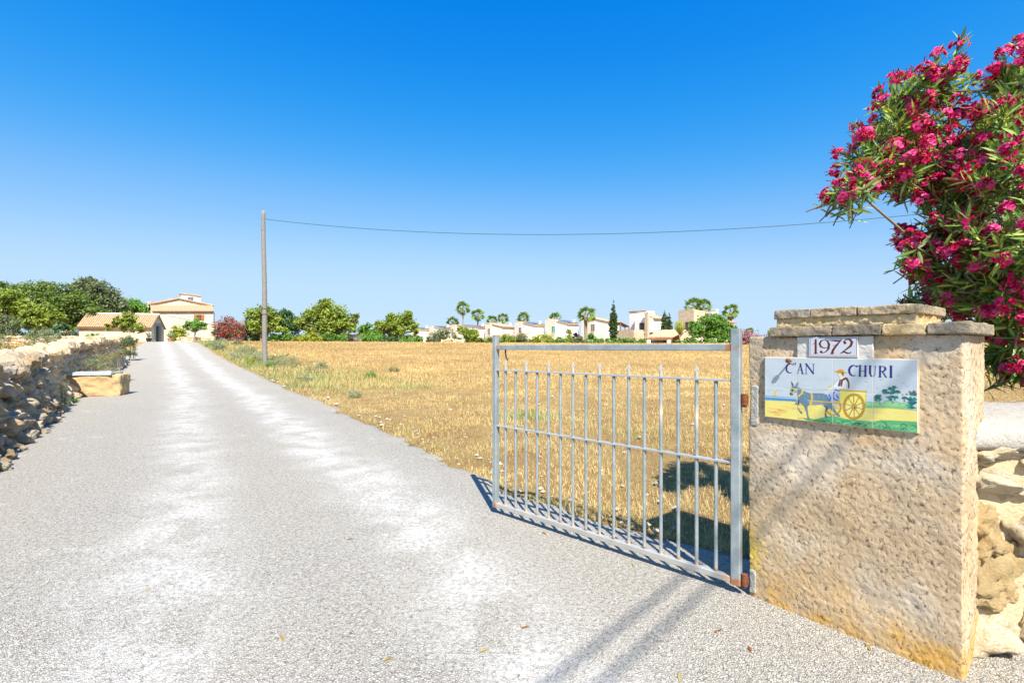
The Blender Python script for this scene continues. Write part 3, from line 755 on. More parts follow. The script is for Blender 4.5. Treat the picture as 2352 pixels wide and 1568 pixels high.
def paint_panel():
    w, h = 4 * 150, 2 * 150
    Hm = homog([(60, 372), (2250, 395), (2280, 1432), (80, 1222)], [(0, 0), (w, 0), (w, h), (0, h)])
    q = srgb; c = Canvas(w, h, Hm, q(200, 212, 219)); rr = random.Random(3)
    navy = q(14, 20, 125); ink = q(35, 45, 60)
    for i in range(70):                                                       # brushed sky
        x = rr.uniform(80, 2200); y = rr.uniform(620, 830) if x < 1000 else rr.uniform(480, 800); L = rr.uniform(80, 420)
        if 1040 < x < 1300: continue
        c.line([(x, y), (x + L / 2, y + rr.uniform(-2, 12)), (x + L, y + rr.uniform(0, 18))], rr.uniform(2, 6), q(165, 188, 205), rr.uniform(.2, .7))
    c.poly([(75, 985), (530, 1005), (1180, 1060), (1530, 1082), (1900, 1085), (2270, 1105), (2280, 1440), (60, 1235)], q(242, 228, 128))
    c.poly([(75, 918), (540, 948), (540, 1006), (75, 987)], q(95, 160, 205)); c.line([(75, 935), (540, 962)], 14, q(190, 215, 230)); c.line([(75, 965), (540, 990)], 9, q(50, 110, 175))
    c.poly([(340, 935), (430, 920), (520, 950)], q(215, 200, 205), .8)
    for i in range(90):
        x = rr.uniform(80, 2250); y0 = 1010 + (x - 75) * .045; y = y0 + rr.uniform(15, 170); L = rr.uniform(60, 320)
        c.line([(x, y), (x + L, y + L * .06)], rr.uniform(6, 20), rr.choice([q(250, 236, 90), q(232, 200, 110), q(245, 222, 150), q(240, 235, 170), q(228, 170, 90)]), rr.uniform(.25, .7))
    for i in range(16):
        x = rr.uniform(80, 330); y = rr.uniform(1090, 1210); c.line([(x, y), (x + 90, y + 8)], rr.uniform(8, 18), q(222, 140, 70), .5)
    c.poly([(620, 1240), (800, 1255), (1060, 1195), (1240, 1240), (1640, 1275), (1760, 1250), (2270, 1268), (2290, 1445), (1640, 1380), (1060, 1312), (700, 1280)], q(92, 178, 118))
    for i in range(70):
        x = rr.uniform(780, 2250); y = 1262 + (x - 780) * .02 + rr.uniform(0, .068 * (x - 500) + 14); r_ = rr.uniform(25, 70)
        c.ell(x, y + r_ * .5, r_, r_ * .7, rr.choice([q(22, 110, 80), q(40, 135, 90), q(150, 210, 150), q(18, 95, 85)]), .8, 190, 340, ring=rr.uniform(7, 16))
    c.line([(1530, 1080), (1800, 1076), (2100, 1095), (2270, 1110)], 6, q(60, 80, 50)); c.line([(560, 1245), (640, 1243), (760, 1252)], 9, q(110, 90, 60))
    for (x, y, r_) in [(1580, 1035, 55), (1680, 1035, 60), (1780, 1050, 50), (1850, 1025, 70), (1960, 1030, 60), (2060, 1045, 60), (2140, 1060, 45)]:
        c.ell(x, y, r_, r_ * .75, q(150, 208, 150)); c.ell(x, y, r_, r_ * .75, q(60, 150, 100), .8, 190, 350, ring=8)
    c.poly([(1530, 1040), (2270, 1060), (2270, 1090), (1530, 1078)], q(130, 195, 130))
    def leafy(cx, cy, rx, ry, n):
        for i in range(n):
            a = rr.uniform(0, 6.28); d = rr.random() ** .6; x, y = cx + rx * d * math.cos(a), cy + ry * d * math.sin(a)
            c.ell(x, y, rr.uniform(14, 30), rr.uniform(9, 18), rr.choice([q(20, 120, 115), q(35, 140, 130), q(12, 92, 98)]), .9)
    c.line([(1722, 960), (1735, 1020)], 9, q(60, 70, 70)); c.line([(1890, 860), (1900, 960), (1920, 1005)], 10, q(60, 70, 70))
    leafy(1700, 930, 55, 48, 30); leafy(1905, 800, 60, 30, 18); leafy(1790, 850, 45, 25, 14); leafy(1950, 850, 60, 22, 14); leafy(1870, 865, 50, 18, 10); leafy(1910, 935, 85, 32, 24)
    leafy(2180, 1000, 75, 85, 60); leafy(2200, 880, 45, 40, 22); leafy(2080, 930, 30, 25, 8)
    for (x, y) in [(2050, 898), (2108, 885), (2148, 848), (2205, 838), (2080, 975), (2232, 870)]: c.ell(x, y, 14, 14, q(140, 60, 50))
    for (x, y) in [(1530, 715), (1745, 685), (1980, 620), (2110, 768), (2060, 725), (1690, 808), (130, 858), (300, 850)]:
        c.line([(x - 22, y - 8), (x - 6, y), (x, y - 3), (x + 8, y + 2), (x + 24, y - 6)], 4, ink, .8)
    c.poly([(190, 918), (238, 828), (243, 925)], q(240, 215, 60)); c.line([(205, 922), (262, 820)], 4, q(120, 100, 30)); c.line([(195, 926), (245, 930)], 6, q(110, 90, 60))
    # far wheel, donkey, cart, driver
    c.ell(1070, 1080, 105, 108, q(196, 140, 40), 1, -40, 160, ring=26)
    for t in (20, 60, 100, 140): c.line([(1050, 1060), (1050 + 110 * math.cos(R(t)), 1060 + 115 * math.sin(R(t)))], 8, q(170, 120, 40))
    g1, g2, g3 = q(104, 138, 158), q(70, 98, 118), q(150, 182, 198)
    c.poly([(905, 1030), (985, 1060), (1000, 1105), (965, 1150), (975, 1180), (990, 1225), (965, 1238), (948, 1200), (958, 1090)], g2)
    c.poly([(560, 960), (530, 1010), (515, 1050), (545, 1050), (560, 1090), (600, 1140), (630, 1165), (625, 1180), (595, 1170), (560, 1110), (545, 1075), (590, 1030)], g2)
    body = [(545, 800), (600, 820), (650, 858), (720, 880), (820, 880), (910, 882), (970, 900), (1015, 950), (1042, 1010), (1055, 1060), (1100, 1120), (1125, 1165), (1165, 1185), (1170, 1212), (1130, 1205), (1095, 1160), (1040, 1105), (1000, 1090), (950, 1060), (900, 1040), (800, 1048), (740, 1045), (700, 1060), (695, 1110), (705, 1160), (715, 1210), (732, 1245), (700, 1248), (695, 1200), (670, 1120), (640, 1060), (600, 1030), (572, 985), (556, 940), (540, 900)]
    c.poly(body, g1); c.line(body + body[:1], 6, ink, .7)
    for i in range(60):
        x = rr.uniform(620, 1010); y = 875 + (x - 620) * .05 + rr.uniform(8, 90); c.line([(x, y), (x + 12, y + 22)], 4, rr.choice([g2, g3]), .7)
    c.poly([(700, 1000), (900, 1010), (980, 1060), (880, 1035), (740, 1040)], g3, .5)
    c.poly([(470, 790), (520, 775), (560, 800), (575, 840), (545, 900), (520, 860), (490, 880), (480, 915), (445, 910), (438, 890), (452, 850), (446, 810)], g1)
    c.line([(470, 790), (446, 810), (452, 850), (438, 890), (448, 912), (480, 915), (490, 880), (520, 860)], 6, ink, .8)
    c.poly([(448, 705), (480, 740), (495, 780), (470, 788), (455, 760)], g2); c.poly([(520, 790), (525, 745), (560, 722), (552, 770), (540, 800)], g2)
    c.ell(482, 832, 13, 18, q(30, 40, 55))
    c.line([(448, 805), (500, 822), (540, 850)], 11, q(245, 210, 40)); c.line([(450, 862), (490, 885), (500, 830)], 10, q(245, 210, 40)); c.line([(500, 860), (535, 825)], 8, q(245, 210, 40))
    c.ell(453, 893, 12, 16, q(50, 60, 70))
    c.poly([(610, 830), (634, 826), (625, 880), (570, 935), (552, 920), (600, 880)], q(243, 205, 50)); c.poly([(738, 872), (762, 872), (775, 960), (755, 1045), (722, 1045), (750, 960)], q(232, 196, 90))
    c.line([(705, 985), (1210, 1025)], 18, q(236, 196, 60)); c.line([(705, 992), (1210, 1033)], 4, q(120, 90, 30))
    c.line([(640, 835), (850, 850), (990, 830)], 4, ink, .8); c.line([(760, 800), (980, 845)], 3, ink, .5)
    c.poly([(1060, 990), (1160, 985), (1160, 1010), (1060, 1020)], q(235, 190, 60))
    c.poly([(1000, 880), (1060, 835), (1150, 830), (1155, 960), (1085, 1000), (1050, 980), (1020, 960), (985, 915)], q(176, 198, 230)); 
    for P in ([(1005, 900), (1030, 940), (1025, 970)], [(1080, 850), (1060, 900), (1075, 960), (1130, 980)], [(1110, 900), (1140, 950)], [(1090, 830), (1140, 845)]): c.line(P, 22, q(40, 70, 170), .9)
    c.poly([(1085, 735), (1150, 665), (1215, 640), (1265, 660), (1292, 730), (1290, 808), (1240, 812), (1110, 812), (1000, 840), (975, 828), (1040, 785)], q(236, 238, 236))
    c.line([(1150, 665), (1085, 735), (1040, 785), (975, 830), (1000, 842), (1110, 800)], 5, ink, .8)
    c.poly([(1168, 690), (1225, 645), (1265, 658), (1292, 725), (1292, 810), (1270, 808), (1265, 730), (1235, 680), (1200, 700), (1185, 780), (1165, 780)], q(105, 55, 45)); c.poly([(1125, 760), (1150, 680), (1165, 672), (1155, 780), (1128, 782)], q(105, 55, 45))
    c.line([(1225, 690), (1250, 760), (1245, 800)], 12, q(150, 175, 205), .7); c.line([(1165, 680), (1160, 780)], 8, q(90, 110, 140), .8)
    c.poly([(1118, 590), (1165, 585), (1200, 600), (1200, 640), (1160, 660), (1138, 655), (1132, 632), (1115, 622), (1124, 605)], q(232, 222, 180)); c.line([(1118, 590), (1124, 605), (1115, 622), (1132, 632), (1138, 655), (1160, 660)], 4, ink)
    c.poly([(1165, 588), (1205, 592), (1203, 640), (1186, 622), (1178, 605)], q(80, 45, 40))
    c.poly([(1068, 562), (1110, 560), (1128, 540), (1165, 534), (1198, 546), (1210, 572), (1256, 588), (1240, 594), (1170, 588), (1100, 582)], q(216, 160, 40)); c.line([(1110, 562), (1160, 572), (1208, 572)], 6, q(130, 80, 30)); c.line([(1068, 562), (1100, 582), (1170, 590), (1256, 588)], 5, q(110, 75, 30))
    c.poly([(990, 775), (1028, 772), (1030, 795), (1005, 812)], q(225, 205, 80)); c.ell(1000, 826, 24, 14, q(232, 222, 180))
    c.poly([(1148, 830), (1545, 850), (1530, 1048), (1380, 1060), (1160, 1015)], q(240, 232, 112)); c.poly([(1140, 818), (1550, 838), (1545, 858), (1145, 836)], q(214, 178, 40)); c.line([(1140, 836), (1545, 860)], 5, q(120, 95, 30)); c.line([(1535, 860), (1530, 1048)], 6, q(150, 120, 40)); c.line([(1152, 840), (1160, 1015)], 5, q(150, 120, 40))
    c.ell(1365, 1065, 138, 168, q(240, 232, 140), .5)
    for t in range(0, 360, 36): c.line([(1365, 1065), (1365 + 132 * math.cos(R(t + 14)), 1065 + 160 * math.sin(R(t + 14)))], 12, q(150, 100, 30))
    c.ell(1365, 1065, 142, 172, q(200, 148, 42), 1, ring=32); c.ell(1365, 1065, 158, 188, q(90, 60, 20), .9, ring=5); c.ell(1365, 1065, 125, 154, q(100, 66, 20), .8, ring=5)
    c.ell(1368, 1075, 34, 40, q(214, 164, 50)); c.ell(1370, 1075, 34, 40, q(90, 60, 20), 1, ring=6); c.ell(1375, 1078, 14, 17, q(120, 80, 25))
    # lettering
    def L(*st):
        for pts, wd in st: c.line(pts, [x * 1.3 for x in wd] if isinstance(wd, (list, tuple)) else wd * 1.3, navy)
    arcC = lambda cx, cy, rx, ry, a0, a1, w0, w1: ([(cx + rx * math.cos(R(t)), cy + ry * math.sin(R(t))) for t in np.linspace(a0, a1, 22)], [w0 + (w1 - w0) * math.sin(math.pi * i / 21) for i in range(22)])
    L(arcC(432, 528, 55, 66, -52, -300, 7, 24), ([(466, 458), (488, 462), (462, 486)], [6, 14, 4]), ([(512, 452), (500, 490)], [16, 5]))
    L(([(580, 460), (540, 598)], [10, 10]), ([(578, 462), (612, 602)], [20, 20]), ([(556, 548), (604, 552)], 8), ([(525, 598), (556, 600)], 7), ([(596, 604), (632, 604)], 7), ([(566, 462), (594, 462)], 6))
    L(([(664, 462), (664, 602)], [10, 10]), ([(662, 462), (768, 600)], [22, 22]), ([(768, 466), (770, 604)], [10, 10]), ([(645, 462), (676, 462)], 7), ([(648, 604), (682, 604)], 7), ([(752, 464), (784, 466)], 7))
    L(arcC(1345, 554, 62, 74, -52, -300, 7, 26), ([(1378, 484), (1404, 488), (1374, 512)], [6, 15, 4]))
    L(([(1437, 482), (1437, 630)], 22), ([(1514, 486), (1516, 634)], 22), ([(1440, 556), (1512, 560)], 8))
    for x in (1437, 1515): L(([(x - 22, 482 + (x - 1437) * .04), (x + 22, 482 + (x - 1437) * .04)], 7), ([(x - 22, 630), (x + 22, 632)], 7))
    L(([(1580, 486), (1582, 590), (1600, 630), (1630, 636), (1648, 612), (1652, 490)], [22, 22, 18, 10, 9, 9]), ([(1560, 486), (1602, 488)], 7), ([(1636, 490), (1668, 492)], 7))
    L(([(1720, 490), (1722, 640)], 22), ([(1720, 492), (1770, 492), (1792, 510), (1796, 530), (1780, 556), (1724, 566)], [8, 12, 22, 24, 16, 8]), ([(1756, 566), (1808, 645)], [16, 16]), ([(1698, 490), (1740, 490)], 7), ([(1700, 641), (1742, 643)], 7), ([(1798, 646), (1820, 648)], 7))
    L(([(1874, 488), (1878, 644)], 24), ([(1852, 487), (1898, 490)], 7), ([(1856, 644), (1900, 648)], 7))
    # uneven glaze
    X, Y = c.X.ravel(), c.Y.ravel(); g = (1 + .035 * n2(X, Y, .03, 77)).reshape(c.h, c.w, 1); c.a = np.clip(c.a * g * .78, 0, .9)
    return c.a

def paint_plaque():
    w, h = 300, 138
    Hm = homog([(695, 72), (1392, 58), (1396, 362), (698, 362)], [(0, 0), (w, 0), (w, h), (0, h)]); Hm2 = Hm
    c = Canvas(w, h, Hm2, srgb(205, 211, 222)); br = srgb(100, 36, 24)
    k = 2200.0 / w * .47                                                     # stroke widths are given in traced px
    def ln(p, wd):
        wd = [x * k for x in wd] if isinstance(wd, (list, tuple)) else wd * k
        c.line(p, wd, br)
    b = [(712, 85), (1376, 72), (1380, 345), (714, 347)]; ln(b + b[:1], 5)
    ln([(748, 188), (790, 140), (792, 112)], [5, 12, 8]); ln([(790, 112), (792, 312)], [30, 32]); ln([(762, 315), (826, 314)], 9)
    ln([(985, 190), (962, 225), (915, 232), (868, 215), (848, 170), (868, 125), (915, 104), (962, 125), (984, 175), (978, 240), (945, 285), (895, 308)], [10, 12, 14, 26, 30, 22, 10, 22, 34, 30, 16, 8]); c.ell(872, 292, 22, 20, br); ln([(870, 308), (895, 310), (945, 285)], [8, 10, 16])
    ln([(1022, 130), (1040, 118), (1080, 122), (1120, 128), (1170, 100)], [8, 14, 26, 18, 6]); ln([(1160, 108), (1095, 185), (1045, 260), (1030, 312)], [14, 26, 32, 34]); ln([(1002, 316), (1064, 314)], 9); ln([(1042, 192), (1118, 188)], 9)
    ln([(1210, 165), (1190, 135), (1225, 102), (1280, 100), (1312, 140), (1296, 195), (1230, 250), (1150, 312)], [16, 12, 14, 26, 34, 32, 20, 8]); c.ell(1212, 150, 22, 22, br); ln([(1145, 316), (1200, 285), (1250, 308), (1290, 305), (1302, 278)], [6, 26, 24, 14, 5])
    return np.clip(c.a * .8, 0, .9)

def print_mesh(name, img, x0, x1, z0, z1, y, thick):
    """a flat slab whose face carries img (h,w,3), top row first"""
    h, w, _ = img.shape
    xs = np.linspace(x0, x1, w); zs = np.linspace(z1, z0, h); X, Z = np.meshgrid(xs, zs)
    V = np.stack([X.ravel(), np.full(w * h, y), Z.ravel()], 1); I = np.arange(w * h).reshape(h, w)
    F = np.stack([I[1:, :-1], I[1:, 1:], I[:-1, 1:], I[:-1, :-1]], -1).reshape(-1, 4)
    e = .0012; B = np.array([(x0 - e, y + .001, z0 - e), (x1 + e, y + .001, z0 - e), (x1 + e, y + .001, z1 + e), (x0 - e, y + .001, z1 + e)]); B2 = B.copy(); B2[:, 1] = y + thick
    n = len(V); V = np.concatenate([V, B, B2]); cor = [I[-1, 0], I[-1, -1], I[0, -1], I[0, 0]]
    sides = []
    for k in range(4):
        k2 = (k + 1) % 4; sides += [(n + k, n + k2, cor[k2], cor[k]), (n + 4 + k, n + 4 + k2, n + k2, n + k)]
    col = np.concatenate([img.reshape(-1, 3), np.tile(np.array(srgb(214, 206, 190)), (8, 1))])
    return mesh_np(name, V, [F, np.array(sides)], M['glaze'], col)

def build_tiles():
    T0, T1, Z0, Z1 = .089, .706, .956, 1.259
    t = thing('tile_picture', 'painted tile panel of a donkey cart lettered C\'AN CHURI', 'tile panel', PA, PANG)
    img = paint_panel(); tw = (T1 - T0) / 4; th = (Z1 - Z0) / 2
    V, F = round_box(T1 - T0 + .006, .014, Z1 - Z0 + .006, .003, .01, .0006, 60, 5); V += np.array([T0 - .003, -.0115, Z0 - .003])
    obj('grout_bed', mesh_np('grout_bed', V, F, m_plain('grout', (0.46, .38, .28), .95, 0, .2, 60), smooth_=True), t)
    for j in range(2):
        for i in range(4):
            im = img[j*150:(j+1)*150, i*150:(i+1)*150]; im = .5 * (im[::2, ::2] + im[1::2, 1::2])
            x0 = T0 + i * tw; z1 = Z1 - j * th; g = .0014
            obj('tile', print_mesh('tile', im, x0 + g, x0 + tw - g, z1 - th + g, z1 - g, -.0150 - .0006 * ((i * 3 + j) % 3), .010), t)
    p = thing('year_plaque', 'small white plaque reading 1972 in brown numerals', 'plaque', PA, PANG)
    obj('plaque_tile', print_mesh('plaque_tile', paint_plaque(), .298, .495, 1.2675, 1.3575, -.0165, .010), p)
    nl = thing('iron_nail', 'rusty nail head standing out above the letter C', 'nail', PA, PANG)
    mb = MB(); x, z = .215, 1.243; mb.tube([(x, -.012, z), (x, -.046, z + .002)], .0045, 8); mb.tube([(x, -.044, z + .002), (x, -.050, z + .002), (x, -.054, z + .002)], [.011, .012, .006], 10)
    obj('nail', mb.mesh('nail', M['rust'], True), nl)
build_tiles()

# ------------------------------------------------------------------ the open gate
def build_gate():
    P0 = Vector((-.128, 3.83, 0)); P1 = Vector((1.197, 2.58, 0)); d = P1 - P0; L = d.length; ang = math.atan2(d.y, d.x)
    g = thing('metal_gate', 'open galvanised bar gate with spear tips and rusty joints', 'gate', P0, ang)
    def bar(name, pts, hw, hd, rust, n=28, parent=g, pale=None):
        """square tube along pts[0]-pts[1]; half width hw across the gate plane direction, hd the other"""
        a, b = Vector(pts[0]), Vector(pts[1]); ax = (b - a).normalized()
        u = Vector((0, 1, 0)) ; v = ax.cross(u).normalized()
        vs = []; col = []; bv = min(hw, hd) * .22
        prof = [(-hw + bv, -hd), (hw - bv, -hd), (hw, -hd + bv), (hw, hd - bv), (hw - bv, hd), (-hw + bv, hd), (-hw, hd - bv), (-hw, -hd + bv)]
        for i in range(n + 1):
            t = i / n; p = a.lerp(b, t)
            for (q, w_) in prof: vs.append(tuple(p + v * q + u * w_)); col.append((rust(t), (pale(t) if pale else 0), 0))
        fs = []
        for i in range(n):
            for j in range(8): fs.append((i*8+j, i*8+(j+1)%8, (i+1)*8+(j+1)%8, (i+1)*8+j))
        fs += [tuple(reversed(range(8))), tuple(n*8+j for j in range(8))]
        V = np.array(vs); me = bpy.data.meshes.new(name); me.from_pydata(vs, [], fs); me.update(); me.materials.append(M['metal'])
        ca = me.color_attributes.new('Col', 'FLOAT_COLOR', 'POINT'); c4 = np.ones((len(vs), 4), np.float32); c4[:, :3] = col; ca.data.foreach_set('color', c4.ravel())
        bm = bmesh.new(); bm.from_mesh(me); bmesh.ops.recalc_face_normals(bm, faces=bm.faces); bm.to_mesh(me); bm.free()
        return obj(name, me, parent)
    ex = lambda t, c, w: math.exp(-((t - c) / w) ** 2)
    pw = .0215
    bar('post', [(0, 0, .05), (0, 0, 1.407)], pw, pw, lambda t: .75 * ex(t, 0, .03) + .5 * ex(t, 1, .03) + .5 * ex(t, .93, .02) + .3 * ex(t, .8, .02) + .3 * ex(t, .47, .02), 60)
    bar('post', [(L, 0, .05), (L, 0, 1.41)], pw + .003, pw, lambda t: .85 * ex(t, 0, .035) + .3 * ex(t, 1, .03) + .5 * ex(t, .925, .022) + .4 * ex(t, .8, .015) + .4 * ex(t, .475, .015), 60)
    bar('top_rail', [(pw, 0, 1.31), (L - pw, 0, 1.31)], .0185, .017, lambda t: .7 * ex(t, 0, .018) + .8 * ex(t, 1, .025), 70)
    bar('bottom_rail', [(pw, 0, .069), (L - pw, 0, .069)], .0175, .017, lambda t: .12 + .7 * ex(t, 0, .02) + .8 * ex(t, 1, .03), 70, pale=lambda t: .45)
    bar('cross_bar', [(pw, 0, 1.132), (L - pw, 0, 1.132)], .0055, .0165, lambda t: .10 + .7 * ex(t, 0, .012) + .7 * ex(t, 1, .012), 70, pale=lambda t: .35)
    bar('cross_bar', [(pw, 0, .694), (L - pw, 0, .694)], .0055, .0165, lambda t: .10 + .7 * ex(t, 0, .012) + .7 * ex(t, 1, .012), 70, pale=lambda t: .35)
    for i in range(16):
        x = L * (i + 1) / 17.0; spear = i % 2 == 0
        top = 1.128 if not spear else 1.175
        mb = MB(); n = 44; zs = [.085 + (top - .085) * k / n for k in range(n + 1)]
        mb.tube([(x, 0, z) for z in zs], .0102, 10)
        band = {12: (.93, .9), 14: (.92, .9)}.get(i)
        col = []
        for v in mb.v:
            z = v[2]; rr_ = .95 * math.exp(-max(0, z - .085) / .03) + .12 * ex(z, .694, .012) + .12 * ex(z, 1.132, .012); pl = .6 * math.exp(-max(0, z - .085) / .03)
            if band: rr_ += .95 * ex(z, band[0], .014); pl += .95 * ex(z, band[0], .05)
            if spear and z > 1.14: pl += .5
            col.append((rr_, min(1, pl), 0))
        if spear:                                                              # flattened spear tip
            zt = 1.213; b = len(mb.v); w_ = .0125; e = .005
            mb.v += [(x - .009, -e, 1.168), (x + .009, -e, 1.168), (x + .009, e, 1.168), (x - .009, e, 1.168), (x - w_, -e, 1.182), (x + w_, -e, 1.182), (x + w_, e, 1.182), (x - w_, e, 1.182), (x, -.001, zt), (x, .001, zt)]
            fs = [(0,1,5,4),(1,2,6,5),(2,3,7,6),(3,0,4,7),(4,5,8),(6,7,9),(5,6,9,8),(7,4,8,9),(3,2,1,0)]
            mb.f += [tuple(b + k for k in f) for f in fs]; mb.m += [0] * len(fs); col += [(.12, .7, 0)] * 10
        mb.c = col
        obj('bar', mb.mesh('bar', M['metal'], not spear), g)
    mb = MB(); mb.tube([(.105, .0, 1.293), (.106, 0, 1.262), (.114, 0, 1.235), (.128, 0, 1.215), (.134, 0, 1.211)], [.006, .007, .007, .006, .004], 8)
    obj('latch_hook', mb.mesh('latch_hook', M['darkiron'], True), g)
    for z in (1.035, .085):
        mb = MB(); mb.tube([(L + .042, .0, z - .028), (L + .042, 0, z + .03)], .016, 12); mb.box(L + .020, L + .06, -.008, .008, z - .016, z + .018); mb.tube([(L + .042, 0, z - .04), (L + .042, 0, z - .028)], [.010, .013], 10)
        obj('hinge', mb.mesh('hinge', M['rust']), g)
build_gate()

# ------------------------------------------------------------------ low wall to the right of the pillar
def build_right_wall():
    base = Vector((1.86, 2.075, 0)); ang = math.atan2(-.12, .99)
    t = thing('garden_wall', 'low rubble wall under a whitewashed coping beside the pillar', 'wall', base, ang)
    # coping: sloping white slab, swept along the wall
    prof = [(.0, .872), (-.012, .90), (-.004, .945), (.02, .975), (.10, .998), (.22, 1.018), (.36, 1.03), (.46, 1.035), (.50, 1.02), (.51, .96), (.50, .875)]
    xs = np.linspace(.02, 4.6, 180); V = []; n = len(prof)
    for x in xs:
        for (y, z) in prof: V.append((x, y, z))
    V = np.array(V); V[:, 1] += .006 * fbm(V * 6, 3); V[:, 2] += .007 * fbm(V * 5 + 4, 5)
    V[:n, 0] += .012; I = np.arange(len(V)).reshape(len(xs), n)
    F = np.stack([I[:-1], I[1:], np.roll(I, -1, 1)[1:], np.roll(I, -1, 1)[:-1]], -1).reshape(-1, 4)
    me = mesh_np('coping', V, [F[:, ::-1], I[0][None], I[-1][None, ::-1]], M['whitewash'], smooth_=True); obj('coping', me, t)
    mb = MB(); mb.box(.03, 4.6, .038, .47, -.15, .88); obj('mortar_core', mb.mesh('mortar_core', M['mortar']), t)
    r = random.Random(12); var = [mesh_np('stone', *rock(5, 300 + i, 11, .20, 3.2, .60), M['warmstone'], smooth_=True) for i in range(8)]
    rows = [(-.03, .26), (.22, .24), (.43, .2), (.61, .19), (.775, .13)]
    for z0, hh in rows:
        x = -.02 + r.uniform(0, .08)
        while x < 4.4:
            w = r.uniform(.16, .40) if z0 < .7 else r.uniform(.14, .30)
            o = obj('stone', var[r.randrange(8)], t, (x + w / 2, .095 + r.uniform(-.02, .015), z0 + hh / 2 + r.uniform(-.012, .012)), (r.uniform(-.12, .12), r.uniform(-.12, .12), r.choice((0, math.pi)) + r.uniform(-.12, .12)), (w * .55, .12, hh * .60))
            x += w * .96
build_right_wall()

# ------------------------------------------------------------------ big pink oleander behind the garden wall
def leaf_geo(L, w, curl, col, fold=.25):
    """a lanceolate leaf along +x; 4 quads folded along the midrib"""
    st = [(0, .12), (.22, .75), (.5, 1.0), (.78, .62), (1.0, .04)]
    V = []; c = []
    for t, k in st:
        z = -curl * L * t * t; V += [(L * t, -w * k, z + fold * w * k), (L * t, 0, z), (L * t, w * k, z + fold * w * k)]
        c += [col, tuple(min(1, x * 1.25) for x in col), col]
    F = []
    for i in range(4):
        a = i * 3; F += [(a, a + 3, a + 4, a + 1), (a + 1, a + 4, a + 5, a + 2)]
    return np.array(V), np.array(F), np.array(c)
def rotmat(ax, ay=None):
    """matrix whose x axis is ax"""
    x = Vector(ax).normalized(); z = x.orthogonal().normalized() if ay is None else Vector(ay)
    z = (z - x * z.dot(x)); z = z.normalized() if z.length > 1e-5 else x.orthogonal().normalized()
    y = z.cross(x); return np.array([list(x), list(y), list(z)]).T
class Acc:
    def __init__(s): s.V = []; s.F = []; s.c = []; s.n = 0
    def add(s, V, F, c): s.V.append(V); s.F.append(F + s.n); s.c.append(c); s.n += len(V)
    def data(s): return np.concatenate(s.V), np.concatenate(s.F), np.concatenate(s.c)
OLE_GREEN = [(.15, .26, .06), (.21, .34, .07), (.10, .19, .055), (.34, .42, .08), (.26, .36, .12)]
def shoot_data(seed):
    """leafy end of a twig, growing along +z from the origin, about 0.3 m"""
    r = random.Random(seed); A = Acc(); Ls = r.uniform(.24, .34)
    mb = MB(); mb.tube([(0, 0, -.05), (r.uniform(-.012, .012), r.uniform(-.012, .012), Ls * .5), (0, 0, Ls)], [.0042, .0034, .002], 5)
    tri = []
    V = np.array(mb.v); F = np.array([f for f in mb.f if len(f) == 4]); A.add(V, F, np.tile(np.array((.20, .15, .075)), (len(V), 1)))
    nw = 7
    for k in range(nw):
        z = .03 + (Ls - .03) * k / (nw - 1); up = .35 + .75 * k / (nw - 1); a0 = r.uniform(0, 6.28)
        for j in range(3):
            a = a0 + j * 2.094 + r.uniform(-.35, .35); e = up + r.uniform(-.3, .3); d = (math.cos(a) * math.cos(e), math.sin(a) * math.cos(e), math.sin(e))
            L = r.uniform(.085, .14) * (.75 if k == nw - 1 else 1); col = r.choice(OLE_GREEN); g = r.uniform(.8, 1.25)
            if r.random() < .05: col = (.42, .34, .05)
            lv, lf, lc = leaf_geo(L, L * r.uniform(.075, .105), r.uniform(.02, .25), tuple(x * g for x in col)); Mx = rotmat(d, (0, 0, 1))
            A.add(lv @ Mx.T + np.array((0, 0, z)), lf, lc)
    return A.data()
PINKS = [(.72, .022, .20), (.62, .014, .15), (.80, .07, .30), (.52, .008, .09), (.78, .09, .32), (.40, .006, .05)]
